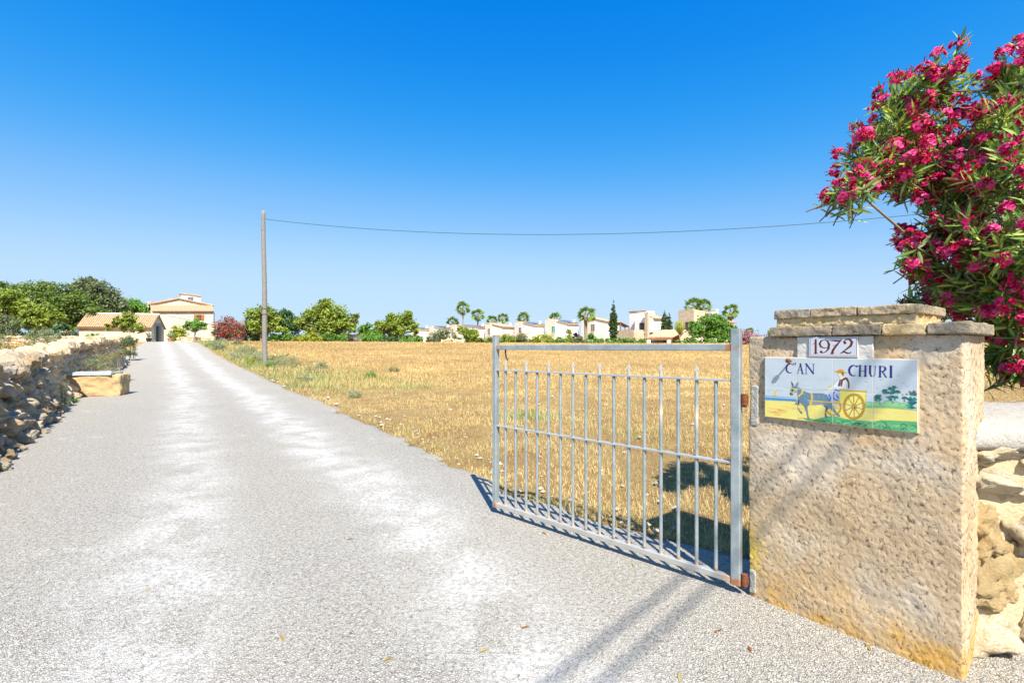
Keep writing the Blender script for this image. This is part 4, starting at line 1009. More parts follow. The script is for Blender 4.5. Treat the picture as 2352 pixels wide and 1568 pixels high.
def cluster_data(seed):
    """head of double flowers and buds at the tip of a shoot; +z is outward"""
    r = random.Random(seed); A = Acc(); nf = r.randint(7, 12)
    def petal(c0, d, up, s, col):
        Mx = rotmat(d, up); V = np.array([(0, -.12, 0), (0, .12, 0), (.55, -.44, .12), (.55, .44, .12), (1, -.28, -.02), (1, .32, .03)]) * s
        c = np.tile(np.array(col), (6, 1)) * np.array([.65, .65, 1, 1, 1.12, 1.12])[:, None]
        A.add(V @ Mx.T + c0, np.array([(0, 2, 3, 1), (2, 4, 5, 3)]), np.clip(c, 0, .9))
    for k in range(nf):
        a = r.uniform(0, 6.28); e = r.uniform(.1, 1.5); q = Vector((math.cos(a) * math.cos(e), math.sin(a) * math.cos(e), math.sin(e)))
        c0 = np.array(q) * r.uniform(.035, .062) + np.array((0, 0, .0)); col = r.choice(PINKS); S_ = r.uniform(.021, .029); M2 = rotmat(q)
        for ring, (np_, til, sc) in enumerate(((5, .25, 1.0), (5, .75, .8), (4, 1.15, .55))):
            for j in range(np_):
                b = j * 6.283 / np_ + ring * .6 + r.uniform(-.25, .25); lt = til + r.uniform(-.2, .2)
                loc = np.array((math.sin(lt), math.cos(lt) * math.cos(b), math.cos(lt) * math.sin(b))); d = M2 @ loc
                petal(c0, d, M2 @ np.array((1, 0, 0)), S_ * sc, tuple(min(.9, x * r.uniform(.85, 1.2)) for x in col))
    for k in range(r.randint(4, 9)):                                            # buds on thin stalks
        a = r.uniform(0, 6.28); e = r.uniform(.3, 1.4); d = Vector((math.cos(a) * math.cos(e), math.sin(a) * math.cos(e), math.sin(e))); L = r.uniform(.05, .085)
        mb = MB(); p = d * L; mb.tube([(0, 0, -.03), tuple(p * .8), tuple(p), tuple(p * 1.22), tuple(p * 1.3)], [.0016, .0014, .004, .0035, .0008], 5, cap=False)
        V = np.array(mb.v); F = np.array(mb.f); c = np.tile(np.array((.24, .03, .05)), (len(V), 1)); c[10:] = (.42, .015, .07); A.add(V, F, c)
    return A.data()

def build_oleander():
    bx, by = 4.5, 3.4
    t = thing('oleander_bush', 'tall oleander with deep pink flower heads leaning over the pillar', 'shrub', (bx, by, H(bx, by) - .02))
    sd = [shoot_data(900 + i) for i in range(7)]; cd = [cluster_data(950 + i) for i in range(7)]
    sm = [mesh_np('leafy_shoot', *d_[:2], M['leaf'], d_[2]) for d_ in sd]; cm = [mesh_np('flower_head', *d_[:2], M['petal'], d_[2]) for d_ in cd]
    balls = [(2150,185,62,3.0),(2075,215,62,2.95),(2050,285,70,2.9),(2120,290,70,3.05),(2010,360,68,2.85),(1950,425,44,2.8),(2070,380,70,2.9),(2150,390,70,2.95),
             (2325,180,48,2.7),(2365,155,52,2.9),(2312,285,78,2.6),(2235,340,75,2.75),(2330,390,100,2.5),(2230,450,85,2.75),(2170,520,75,2.85),(2120,585,50,2.8),(2330,540,110,2.45),
             (2220,590,85,2.7),(2170,635,52,2.8),(2290,650,90,2.6),(2210,690,55,2.85),(2130,690,32,3.0),(2310,745,70,2.75),(2300,810,36,2.8),(2350,850,40,2.7),
             (2460,250,170,3.1),(2470,480,180,3.0),(2480,700,160,3.0),(2430,600,140,3.6),(2560,420,190,3.4),(2400,800,90,2.9)]
    r = random.Random(31); items = []; hubs = []
    for (x, y, rp, Y) in balls:
        c = Vector((px(x, Y), Y, pz(y, Y))); rad = rp / FX * Y; hubs.append((c, rad))
        n = max(13, int((27 if x < 2200 and y < 480 else 28 if y > 450 else 23) * (rad / .22) ** 2)); n = min(n, 64)
        for k in range(n):
            while True:
                d = Vector((r.gauss(0, 1), r.gauss(0, 1), r.gauss(0, 1)))
                if d.length > .1: break
            d.normalize(); q = r.random() ** .45; tip = c + d * rad * q
            g = (d * .9 + Vector((-.12, -.15, .55)) + Vector((r.gauss(0, .35), r.gauss(0, .35), r.gauss(0, .25)))).normalized()
            if y > 640: g = (g + Vector((0, 0, -.35))).normalized()
            items.append((tip, g, q, (tip - Vector((0, 0, EYE))).length, c))
    items.sort(key=lambda a: a[3] + (9 if a[0].x / a[0].y > 1.09 else 0))
    nf = 0; rest_l = Acc(); rest_f = Acc(); stems = MB(); ns = 0
    for i, (tip, g, q, dist, c) in enumerate(items):
        rot = Vector((0, 0, 1)).rotation_difference(g) @ Quaternion((0, 0, 1), r.uniform(0, 6.28)); s = r.uniform(.66, .95); base = tip - g * .28 * s
        if ns < 300 and r.random() < .8:
            o = obj('leafy_shoot', sm[i % 7], t); o.matrix_parent_inverse = Matrix.Translation(-t.location); o.location = base; o.rotation_mode = 'QUATERNION'; o.rotation_quaternion = rot; o.scale = (s, s, s); ns += 1
        else:
            V, F, cc = sd[i % 7]; Mx = np.array(rot.to_matrix()); rest_l.add((V * s) @ Mx.T + np.array(base), F, cc)
        if r.random() < (.96 if q > .55 else .6):
            if nf < 300:
                o = obj('flower_head', cm[i % 7], t); o.matrix_parent_inverse = Matrix.Translation(-t.location); o.location = tip + g * .03; o.rotation_mode = 'QUATERNION'; o.rotation_quaternion = rot; s2 = r.uniform(.55, .92); o.scale = (s2,) * 3; nf += 1
            else:
                V, F, cc = cd[i % 7]; Mx = np.array(rot.to_matrix()); rest_f.add((V * .75) @ Mx.T + np.array(tip + g * .03), F, cc)
        if r.random() < .8:
            m = base.lerp(c, .5) + Vector((r.gauss(0, .03), r.gauss(0, .03), -.03)); stems.tube([c, m, base], [.007, .0055, .0042], 5, cap=False)
    root = Vector((bx, by, H(bx, by) - .05))
    for c, rad in hubs:
        b0 = root + Vector((r.gauss(0, .12), r.gauss(0, .10), 0)); m1 = b0.lerp(c, .4) + Vector((.12, .12, .22)); m2 = b0.lerp(c, .75) + Vector((.06, .06, .14))
        stems.tube([b0, m1, m2, c], [.020, .013, .009, .006], 7, cap=False)
    obj('branches', stems.mesh('branches', M['greybark'], True), t, world=True)
    for nm, acc, mt in (('rear_shoots', rest_l, 'leaf'), ('rear_flowers', rest_f, 'petal')):
        if acc.n: V, F, cc = acc.data(); tag(obj(nm, mesh_np(nm, V, F, M[mt], cc), t, world=True), kind='stuff')
build_oleander()

# ------------------------------------------------------------------ poles and wires
def pole(name, label, x, y, h, r0, r1, seed, lean=(0, 0), rope=True):
    z = H(x, y); t = thing(name, label, 'pole', (x, y, z)); r = random.Random(seed); mb = MB(); n = 40; pts = []; rd = []
    for i in range(n + 1):
        f = i / n; pts.append((lean[0] * f + .018 * math.sin(f * 9 + seed), lean[1] * f + .015 * math.sin(f * 7), -.3 + (h + .3) * f)); rd.append(r0 + (r1 - r0) * f + r.uniform(-.006, .006))
    mb.tube(pts, rd, 12); obj('shaft', mb.mesh('shaft', M['wood'], True), t)
    for i in range(34):                                                        # cut branch stubs
        f = r.uniform(.05, .97); a = r.uniform(0, 6.28); p = Vector(pts[int(f * n)]); q = Vector((math.cos(a), math.sin(a), .25)); rr_ = r0 + (r1 - r0) * f
        m2 = MB(); m2.tube([p + q * rr_ * .7, p + q * (rr_ + .022)], [.022, .013], 6); obj('knot', m2.mesh('knot', M['wood']), t) if i < 14 else None
    if rope:
        for zz in (2.55, 2.85):
            m2 = MB(); pr = [(lean[0] * zz / h + (r0 * .97) * math.cos(a), (r0 * .97) * math.sin(a), zz + .05 * math.sin(a + zz)) for a in np.linspace(0, 6.283, 20)]; m2.tube(pr, .010, 5); obj('wire_tie', m2.mesh('wire_tie', M['cable']), t)
    return t
X1, Y1 = px(609, 26.0), 26.0
h1 = pz(485, 26.0) - H(X1, Y1)
pole('utility_pole', 'weathered grey wooden pole standing at the edge of the dry field', X1, Y1, h1, .135, .095, 3, lean=(-.09, 0))
pole('utility_pole', 'grey wooden pole beyond the oleander carrying the overhead cables', 20.0, 17.0, 7.4, .13, .10, 5, rope=False)
pole('utility_pole', 'grey wooden pole across the lane where the cable pair ends', -8.8, -13.9, 7.2, .13, .10, 6, rope=False)
def wire(name, label, A, B, c, rad, n=60):
    """sagging wire from A to B; c = 4 x sag"""
    A, B = Vector(A), Vector(B); pts = []
    for i in range(n + 1):
        s = i / n; p = A.lerp(B, s); p.z -= c * s * (1 - s); pts.append(p)
    mb = MB(); mb.tube(pts, rad, 6); return tag(obj(name, mb.mesh(name, M['cable'], True)), label, 'cable')
wire('overhead_wire', 'thin dark wire sagging from the weathered pole across the sky', (X1 + .06, Y1 - .1, 8.17), (20.0, 17.0, 6.63), 4.29, .013)
dv = Vector((.73, -.68, 0)) * .155
wire('overhead_cable', 'thick overhead cable crossing the gateway, on the bush side of the pair', Vector((-8.8, -13.9, 6.6)) + dv, Vector((20.0, 17.0, 6.55)) + dv, 2.4, .0125)
wire('overhead_cable', 'thick overhead cable crossing the gateway, on the road side of the pair', (-8.8, -13.9, 6.6), (20.0, 17.0, 6.55), 2.4, .0125)

# ------------------------------------------------------------------ foliage
PAL = {
 'pine': [(.15, .225, .04), (.19, .265, .05), (.10, .16, .035)], 'oak': [(.175, .215, .10), (.22, .255, .12), (.115, .15, .07)],
 'fig': [(.26, .34, .05), (.33, .39, .07), (.18, .26, .04)], 'bright': [(.17, .34, .055), (.21, .39, .07), (.12, .25, .04)],
 'dark': [(.09, .18, .055), (.12, .22, .07), (.065, .13, .045)], 'yellow': [(.36, .40, .04), (.42, .44, .05), (.26, .32, .04)],
 'grey': [(.19, .235, .11), (.23, .27, .14), (.14, .18, .085)], 'cypress': [(.075, .135, .035), (.10, .165, .045), (.05, .09, .03)],
 'dry': [(.42, .35, .18), (.34, .30, .14), (.28, .28, .12)], 'euph': [(.34, .36, .06), (.44, .40, .08), (.24, .30, .06)],
 'silver': [(.27, .32, .16), (.33, .36, .20), (.21, .27, .13)]}
def leaves(blobs, n, size, pal, seed, clump=22, spread=.16, aspect=.55, up=.3, flower=None, fshare=0.0):
    """leaf quads in clumps on and in overlapping balls; returns V, F, col"""
    r = np.random.default_rng(seed); B = np.array([(b[0], b[1], b[2], b[3]) for b in blobs], float)
    w = B[:, 3] ** 2; nc = max(6, n // clump); bi = r.choice(len(B), nc, p=w / w.sum())
    d = r.normal(size=(nc, 3)); d[:, 2] += .25; d /= np.linalg.norm(d, axis=1, keepdims=True)
    q = r.random(nc) ** .38; cc = B[bi, :3] + d * (B[bi, 3] * q * (.88 + .22 * r.random(nc)))[:, None]
    keep = cc[:, 2] > (B[:, 2] - B[:, 3]).min() + .02; cc, d, bi = cc[keep], d[keep], bi[keep]; nc = len(cc)
    cs = spread * B[bi, 3]; tone = (.72 + .56 * r.random(nc))
    ci = np.repeat(np.arange(nc), clump); m = len(ci); p = cc[ci] + r.normal(size=(m, 3)) * cs[ci][:, None] * np.array((1, 1, .75))
    nn = d[ci] * .6 + r.normal(size=(m, 3)) * .7 + np.array((0, 0, up)); nn /= np.linalg.norm(nn, axis=1, keepdims=True)
    a = np.cross(nn, r.normal(size=(m, 3))); a /= np.linalg.norm(a, axis=1, keepdims=True) + 1e-9; b = np.cross(nn, a)
    s = size * (.6 + .8 * r.random(m)); a = a * s[:, None]; b = b * (s * aspect)[:, None]
    V = np.stack([p - a, p + b * .9 - a * .1, p + a, p - b * .9 - a * .1], 1).reshape(-1, 3)
    pl = np.array(pal); col = pl[r.integers(0, len(pl), m)] * (tone[ci] * (.85 + .3 * r.random(m)))[:, None]
    if flower is not None:
        fl = np.array(flower); isf = (r.random(nc) < fshare)[ci] & (r.random(m) < .75); col = np.where(isf[:, None], fl[r.integers(0, len(fl), m)] * (.8 + .4 * r.random((m, 1))), col)
    return V, np.arange(m * 4).reshape(m, 4), np.repeat(col, 4, axis=0)

def blobs_px(bl, Y):
    out = []
    for b in bl:
        x, y, rp = b[:3]; dy = b[3] if len(b) > 3 else 0.0; YY = Y + dy
        out.append((px(x, YY), YY, pz(y, YY), rp / FX * YY))
    return out
_seed = [1000]
def tree(name, label, bl, Y, pal, n, leaf, trunk=.16, basex=None, cat='tree', group=None, bark='bark', flower=None, fshare=0., trunks=1, clump=22, spread=.23):
    _seed[0] += 7; sd = _seed[0]; r = random.Random(sd)
    # give the crown depth: every picture ball gets companions before and behind it
    B = blobs_px(bl, Y); full = list(B)
    for (x, y, z, ra) in B:
        for k in range(2): full.append((x + r.uniform(-.5, .5) * ra, y + r.choice((-1, 1)) * r.uniform(.4, .95) * ra, z + r.uniform(-.35, .15) * ra, ra * r.uniform(.6, .85)))
    bx = px(basex, Y) if basex else sum(b[0] * b[3] for b in B) / sum(b[3] for b in B); g = H(bx, Y)
    t = thing(name, label, cat, (bx, Y, g), group=group)
    top = sum(b[2] * b[3] for b in B) / sum(b[3] for b in B); mb = MB(); low = min(b[2] - b[3] for b in B); fork = max(g + .25 * (top - g), min(low + .15 * (top - low), g + .6 * (top - g)))
    for k in range(trunks):
        ox = 0 if trunks == 1 else (k - (trunks - 1) / 2) * trunk * 3.2; f = Vector((bx + ox * 2.0 + r.uniform(-.2, .2), Y + r.uniform(-.2, .2), fork))
        mb.tube([(bx + ox, Y, g - .15), (bx + ox * 1.2 + r.uniform(-.08, .08), Y, g + .3 * (fork - g)), f], [trunk * 1.25, trunk, trunk * .8], 9)
        for i, b in enumerate(full):
            if trunks > 1 and i % trunks != k: continue
            c = Vector(b[:3]); mid = f.lerp(c, .55) + Vector((r.uniform(-.15, .15), r.uniform(-.15, .15), .08)) * b[3]
            mb.tube([f, mid, c], [trunk * .5, trunk * .3, trunk * .12], 6, cap=False)
    obj('trunk', mb.mesh('trunk', M[bark], True), t, world=True)
    V, F, c = leaves(full, n, leaf, PAL[pal], sd, clump=clump, spread=spread, flower=flower, fshare=fshare)
    obj('crown', mesh_np('crown', V, F, M['leaf'], c), t, world=True); return t
def shrub(name, label, bl, Y, pal, n, leaf, cat='shrub', group=None, flower=None, fshare=0., aspect=.5, spread=.2, clump=20):
    _seed[0] += 7; sd = _seed[0]; r = random.Random(sd); B = blobs_px(bl, Y); full = []
    for (x, y, z, ra) in B:
        g = H(x, y); z = max(z, g + ra * .35); full.append((x, y, z, ra)); full.append((x + r.uniform(-.3, .3) * ra, y + ra * .6, z - .1 * ra, ra * .8)); full.append((x, y, g + (z - g) * .45, max(ra * .8, .1)))
    bx, by = full[0][0], full[0][1]; t = thing(name, label, cat, (bx, by, H(bx, by)), group=group); mb = MB()
    for (x, y, z, ra) in full:
        g = H(x, y); mb.tube([(x + r.uniform(-.1, .1) * ra, y, g - .08), (x + r.uniform(-.2, .2) * ra, y, g + (z - g) * .5), (x, y, z)], [.035 * ra + .012, .025 * ra + .008, .006], 5, cap=False)
    obj('stems', mb.mesh('stems', M['bark']), t, world=True)
    V, F, c = leaves(full, n, leaf, PAL[pal], sd, clump=clump, spread=spread, aspect=aspect, flower=flower, fshare=fshare); z = c
    gz = hgt(V[:, 0], V[:, 1]) + .01; V[:, 2] = np.maximum(V[:, 2], gz)
    obj('foliage', mesh_np('foliage', V, F, M['leaf'], c), t, world=True); return t

# grove on the left
tree('holm_oak', 'tall grey-green oak rising above the clay-tiled shed', [(225,668,26),(190,668,24),(255,690,24),(225,705,30),(275,700,14),(200,650,14),(265,715,22)], 66, 'oak', 9000, .20, .3, 228)
tree('pine_tree', 'broad dark green pine in the grove left of the shed', [(60,672,24),(100,672,26),(140,680,28),(175,695,28),(205,720,24),(140,715,30),(100,705,28),(170,735,20),(40,690,24)], 60, 'pine', 11000, .17, .28, 150)
tree('pine_tree', 'dark pine top peeping over the fig at the field end', [(2,668,16),(18,680,18),(-20,665,22)], 64, 'pine', 2600, .18, .2, 2)
tree('fig_tree', 'loose yellow-green fig spreading over the low field wall', [(5,690,24),(30,685,20),(50,705,20),(15,720,26),(-20,700,30),(45,728,18)], 52, 'fig', 5200, .17, .14, 20)
tree('fig_tree', 'rounded leafy fig between the pine and the field wall', [(75,715,16),(100,715,17),(118,728,15),(70,735,16),(95,738,14)], 50, 'fig', 4200, .16, .12, 92)
shrub('dark_shrub', 'dark grey-green shrub at the far end of the field wall', [(10,740,18),(32,745,15),(-12,738,22)], 48, 'grey', 2600, .11)
tree('leafy_tree', 'fresh green tree showing between the shed ridge and the farmhouse', [(290,705,19),(275,716,14),(310,706,18),(335,715,16),(350,722,12),(365,735,10),(372,752,7)], 78, 'bright', 5200, .2, .16, 318)
tree('fig_tree', 'thin young fig growing in front of the shed roof', [(296,730,12),(272,738,11),(258,750,9),(300,750,12),(318,752,11),(285,752,11),(244,757,6)], 54, 'fig', 2600, .15, .06, 300, spread=.24, bark='greybark')
shrub('yellow_shrub', 'round yellow-green shrub beside the shed doorway', [(408,760,14),(400,770,12),(419,768,11)], 63, 'yellow', 2600, .1)
tree('small_tree', 'little umbrella-shaped tree in front of the farmhouse wall', [(438,747,11),(452,744,12),(465,750,10),(447,755,9),(428,752,7)], 62, 'bright', 2600, .1, .09, 447)
shrub('oleander_bush', 'rounded red-pink oleander in bloom beside the farmhouse', [(505,755,19),(525,742,17),(545,753,16),(520,765,17),(497,765,10),(548,766,12)], 58, 'dark', 6500, .1, flower=[(.46, .075, .08), (.52, .17, .15), (.38, .045, .055)], fshare=.78)
# row beyond the field
tree('fig_tree', 'yellow-green tree standing behind the weathered pole', [(585,728,20),(612,718,18),(600,745,20),(632,735,15),(575,750,14),(640,755,12),(622,752,14)], 60, 'fig', 6500, .17, .15, 605, trunks=2)
tree('round_tree', 'dark round tree just right of the weathered pole', [(650,735,20),(665,745,20),(640,748,14),(678,755,14),(655,722,12)], 62, 'dark', 5500, .15, .15, 652)
tree('carob_tree', 'largest spreading tree at the far edge of the field', [(745,712,22),(720,722,20),(775,722,22),(800,738,18),(705,745,18),(735,745,24),(765,748,24),(810,755,12),(748,698,12),(782,742,24),(715,762,12),(818,728,8)], 62, 'fig', 13000, .16, .2, 762, trunks=3, bark='greybark')
tree('carob_tree', 'lopsided green tree at the villa end of the tree row', [(930,735,17),(905,742,19),(945,750,14),(885,752,16),(915,758,16),(938,722,9),(900,728,9),(955,760,8),(868,745,7)], 62, 'fig', 8000, .15, .17, 905, trunks=2, bark='greybark')
tree('round_tree', 'dark green tree filling the gap left of the lopsided tree', [(835,760,13),(852,768,11),(870,762,13),(845,750,9)], 66, 'bright', 3600, .13, .1, 845)
for (bl, pal, lab) in [([(700,778,9),(715,776,9),(730,778,9),(680,778,8)], 'yellow', 'low yellow-green hedge under the largest spreading tree'), ([(660,778,8),(643,780,7),(628,780,7)], 'bright', 'low bright hedge at the foot of the dark round tree'),
                       ([(838,778,9),(855,780,9),(870,781,8)], 'bright', 'leafy green bush beside the small white hut'), ([(885,782,7),(900,784,6)], 'dark', 'dark bush at the foot of the lopsided tree'), ([(925,785,6),(945,784,7),(965,784,7)], 'bright', 'low hedge bordering the end villa'),
                       ([(565,765,10),(585,772,9),(600,775,8)], 'grey', 'brownish scrub under the tree behind the pole'), ([(755,776,9),(785,778,8),(770,780,7)], 'bright', 'undergrowth between the stems of the largest tree')]:
    shrub('hedge', lab, [(x, y - 2, r_ * 1.5) for x, y, r_ in bl], 60.5, pal, 2600, .1, cat='bush')
shrub('grey_shrub', 'wide grey-green shrub beside the heap of stones', [(1000,775,17),(1020,768,16),(1040,778,14),(985,782,9),(1055,782,10)], 63, 'grey', 5200, .1)
tree('leafy_tree', 'bushy tree in front of the pale villas, right of the stone heap', [(1070,765,14),(1085,770,14),(1060,758,9),(1100,780,11),(1112,783,8),(1075,783,10)], 68, 'fig', 4600, .13, .1, 1080)
for (bl, pal, lab, Y) in [([(1150,780,8),(1163,775,8),(1176,782,8)], 'fig', 'loose green shrub behind the gate top beside the low porch', 72), ([(1198,779,12),(1192,785,7)], 'oak', 'round olive-coloured shrub below the third solar roof', 72),
                          ([(1235,779,11),(1250,776,11),(1262,780,10)], 'yellow', 'broad yellow-green shrub below the villa with a green window', 72), ([(1268,786,5),(1280,785,5),(1292,786,5),(1302,786,5)], 'bright', 'clipped green hedge below the villa with a green window', 70),
                          ([(1309,762,6),(1308,772,8),(1312,780,6)], 'fig', 'climber growing up the corner of the villa with a green window', 90), ([(1318,785,6),(1332,783,8)], 'grey', 'silvery shrub next to the bougainvillea', 70),
                          ([(1358,775,7),(1362,781,6)], 'bright', 'square green bush behind the large palm trunk', 76), ([(1128,784,6),(1138,786,6)], 'grey', 'low grey scrub behind the free gate post', 66)]:
    shrub('green_shrub', lab, [(x, y - 1, r_ * 1.25) for x, y, r_ in bl], Y, pal, 2200, .1)
shrub('bougainvillea', 'purple bougainvillea mound between two villas', [(1322,770,6),(1330,774,6),(1316,776,4)], 84, 'dark', 1600, .1, flower=[(.42, .03, .30), (.5, .06, .4)], fshare=.85)
shrub('white_shrub', 'green shrub dotted with white blossom in front of the tile-roofed villa', [(1350,785,6),(1366,784,6),(1382,785,6),(1396,784,7)], 70, 'bright', 2600, .09, flower=[(.75, .75, .68)], fshare=.16)
shrub('green_shrub', 'rounded bright bush before the stone annex', [(1430,785,7),(1443,783,8),(1456,786,7)], 70, 'bright', 2000, .09)
shrub('green_shrub', 'small bush at the corner of the tiled porch', [(1473,787,5),(1481,786,5)], 70, 'bright', 900, .08)
shrub('grey_shrub', 'silvery bush in front of the tiled porch', [(1580,780,8),(1592,782,8)], 70, 'grey', 1500, .08)
tree('fig_tree', 'big bright fig tree in front of the stone villa', [(1625,740,18),(1655,745,18),(1600,758,17),(1632,765,18),(1665,765,17),(1678,755,10),(1590,745,8),(1645,728,9)], 66, 'bright', 11000, .15, .16, 1622)
shrub('oleander_bush', 'pale pink oleander hedge behind the hinge post', [(1702,775,14),(1718,772,16),(1738,780,13),(1757,782,12),(1772,785,10),(1705,788,10)], 50, 'dark', 6000, .09, flower=[(.62, .24, .36), (.7, .36, .46), (.5, .15, .27)], fshare=.85)
shrub('oleander_bush', 'dark shrub showing past the shadowed end of the garden wall', [(2290,775,16),(2330,772,18),(2370,770,24),(2260,782,10)], 30, 'dark', 3600, .08)

# continuous planting behind the field and under the grove
for (xs, y, rp, Y, pal, lab) in [(range(562, 700, 14), 776, 11, 68, 'dark', 'dark hedge behind the yellow-green tree and the pole'), (range(690, 836, 14), 776, 11, 70, 'bright', 'green hedge closing the view behind the largest tree'), (range(826, 975, 14), 777, 11, 70, 'dark', 'dark hedge behind the lopsided tree and white hut'),
                                 (range(1098, 1190, 12), 784, 9, 76, 'bright', 'garden hedge in front of the clay-tiled cream villa'), (range(1196, 1330, 12), 784, 9, 76, 'fig', 'garden hedge along the foot of two solar-roofed villas'), (range(1336, 1500, 12), 785, 8, 74, 'bright', 'garden hedge from the nearest palm to the stone annex'), (range(1560, 1700, 12), 786, 8, 63, 'bright', 'garden hedge under the big bright fig tree'),
                                 (range(-30, 150, 16), 752, 13, 56, 'dark', 'dark undergrowth at the foot of the figs and pine'), (range(150, 262, 14), 750, 13, 70, 'pine', 'dark undergrowth behind the stone shed')]:
    r_ = random.Random(int(y) + len(lab)); shrub('hedge', lab, [(x + r_.uniform(-4, 4), y + r_.uniform(-3, 2), rp * r_.uniform(.8, 1.2)) for x in xs], Y, pal, 420 * len(xs), .13, cat='hedge')

# planting beyond the field on the side hidden by the pillar and the big oleander
tree('carob_tree', 'spreading tree beyond the field, hidden behind the gate pillar', [(1850,752,20),(1880,745,24),(1915,752,22),(1885,765,20)], 58, 'fig', 5000, .16, .16, 1885, trunks=2)
tree('round_tree', 'dark tree beyond the field, behind the oleander and pillar cap', [(2040,748,22),(2075,742,26),(2110,752,20),(2070,764,22)], 60, 'dark', 5000, .16, .16, 2072)
for (xs, lab, pal) in ((range(1780, 2020, 18), 'far field hedge hidden behind the gate pillar', 'bright'), (range(2020, 2420, 18), 'far field hedge glimpsed past the big oleander', 'fig')):
    r_ = random.Random(len(lab)); shrub('hedge', lab, [(x + r_.uniform(-5, 5), 779 + r_.uniform(-3, 2), 11 * r_.uniform(.8, 1.3)) for x in xs], 62, pal, 380 * len(xs), .13, cat='hedge')

# left field bushes, verge plants
shrub('field_bush', 'feathery grey-green bush in the field behind the roadside wall', [(80,768,14),(105,766,15),(125,772,12),(60,775,10)], 36, 'silver', 4200, .07, aspect=.2)
shrub('field_bush', 'small green bush at the very edge of the field wall', [(5,776,9),(-10,775,12),(18,780,6)], 36, 'silver', 1500, .06, aspect=.2)
shrub('field_bush', 'low green bush behind the crest of the roadside wall', [(205,776,9),(222,774,9),(192,781,6)], 34, 'bright', 1700, .06)
shrub('wall_end_bush', 'grey-green bush closing the far end of the roadside wall', [(288,783,13),(300,785,13),(280,795,10),(306,797,9)], 27.0, 'grey', 3800, .045, aspect=.35)
shrub('dry_bush', 'straw-coloured dry bush against the roadside wall past the trough', [(232,825,14),(255,818,13),(215,838,9),(272,812,9)], 16.8, 'dry', 4200, .035, aspect=.12, spread=.3)
shrub('dry_bush', 'greenish weeds at the back of the stone trough', [(210,832,11),(228,842,9),(250,838,7)], 14.6, 'silver', 2000, .03, aspect=.14, spread=.3)
shrub('green_tuft', 'bright green tuft of weeds at the inner foot of the trough', [(163,918,7),(170,924,5)], 11.6, 'bright', 500, .035, aspect=.12, cat='weed')
shrub('yellow_tuft', 'straggly yellow weed on the roadside wall before the trough', [(140,890,10),(148,900,7)], 10.6, 'euph', 380, .03, aspect=.12, cat='weed', spread=.35)
weeds = [(850,860,7,'bright','bright green weed alone among the stubble in mid field'), (620,838,6,'bright','low bright green weed at the foot of the weathered pole'), (550,800,6,'bright','yellow-green weed on the verge before the pink oleander'),
         (585,806,5,'bright','green weed on the verge between pole and oleander'), (575,830,5,'yellow','yellow-green weed at the road edge short of the pole'), (905,848,6,'dry','dry brown thistle tuft out in mid field'), (700,870,9,'silver','grey weeds with pale heads by the road bend'),
         (740,838,7,'silver','thin silvery weed right of the weathered pole'), (815,905,8,'silver','flowering grey weed clump along the road edge'), (480,790,9,'silver','silvery verge grass at the crest of the road'), (510,800,10,'silver','silvery grass clump on the verge below the farmhouse'), (545,815,11,'silver','wide silvery grass clump by the road'), (590,822,10,'silver','silvery grass clump left of the weathered pole'), (640,830,9,'dry','dry weeds round the foot of the weathered pole')]
for (x, y, rp, pal, lab) in weeds:
    # ground point seen at this picture row
    Yw = 8.0
    for _ in range(60): Yw = (EYE - H(px(x, Yw), Yw)) * FX / max(y + rp - 798.0, 4.0) * .5 + Yw * .5
    rp *= 1.45; Yw = min(Yw, 46); shrub('weed', lab, [(x, y, rp), (x + rp * .8, y + 1, rp * .7), (x - rp * .8, y + 1, rp * .7)], Yw, pal, 1300, max(.012, .0014 * Yw), cat='weed', aspect=.22, spread=.3, group=None,
          flower=[(.72, .70, .66)] if pal == 'silver' else None, fshare=.12 if pal == 'silver' else 0)

vr = random.Random(5)
for k in range(14):
    Yw = 20 + 26 * (k / 13.0) + vr.uniform(-.8, .8); xw = float(right_edge(Yw)) + vr.uniform(.5, 3.2); cx = xw / Yw * FX + 1176; gy = 798 + (EYE - H(xw, Yw)) / Yw * FX; rp = .34 / Yw * FX
    shrub('verge_plant', 'silvery-green tufted plant on the verge between farmhouse and pole', [(cx, gy - rp * .6, rp), (cx + rp, gy - rp * .4, rp * .8), (cx - rp, gy - rp * .4, rp * .8)], Yw, vr.choice(['silver', 'silver', 'grey']), 900, .0018 * Yw, cat='plant', aspect=.16, spread=.3, group='tufted plants along the verge', flower=[(.62, .6, .54)], fshare=.1)

# ------------------------------------------------------------------ palms, cypresses, cactus tree
def fan_frond(seed):
    r = random.Random(seed); V = []; F = []; c = []; L = 1.0; b = 0
    V += [(0, -.012, 0), (0, .012, 0), (.55, -.01, -.02), (.55, .01, -.02)]; F.append((0, 2, 3, 1)); c += [(.22, .24, .06)] * 4
    n = 13
    for k in range(n):
        a = R(-85 + 170 * k / (n - 1)); L2 = .52 * (.72 + .28 * math.cos(a * .7)) * r.uniform(.9, 1.08); i = len(V); ca, sa = math.cos(a), math.sin(a); w = .045
        dr = -.10 - .12 * r.random()
        V += [(.52, 0, -.02), (.52 + L2 * .55 * ca - w * sa, L2 * .55 * sa + w * ca, -.02 + dr * .25), (.52 + L2 * ca, L2 * sa, -.02 + dr), (.52 + L2 * .55 * ca + w * sa, L2 * .55 * sa - w * ca, -.02 + dr * .25)]
        F.append((i, i + 3, i + 2, i + 1)); g = r.uniform(.8, 1.2); c += [(.20 * g, .30 * g, .06 * g)] * 4
    return np.array(V), np.array(F), np.array(c)
FR = [fan_frond(i) for i in range(4)]
FRM = [mesh_np('frond', V, F, M['leaf'], c) for V, F, c in FR]
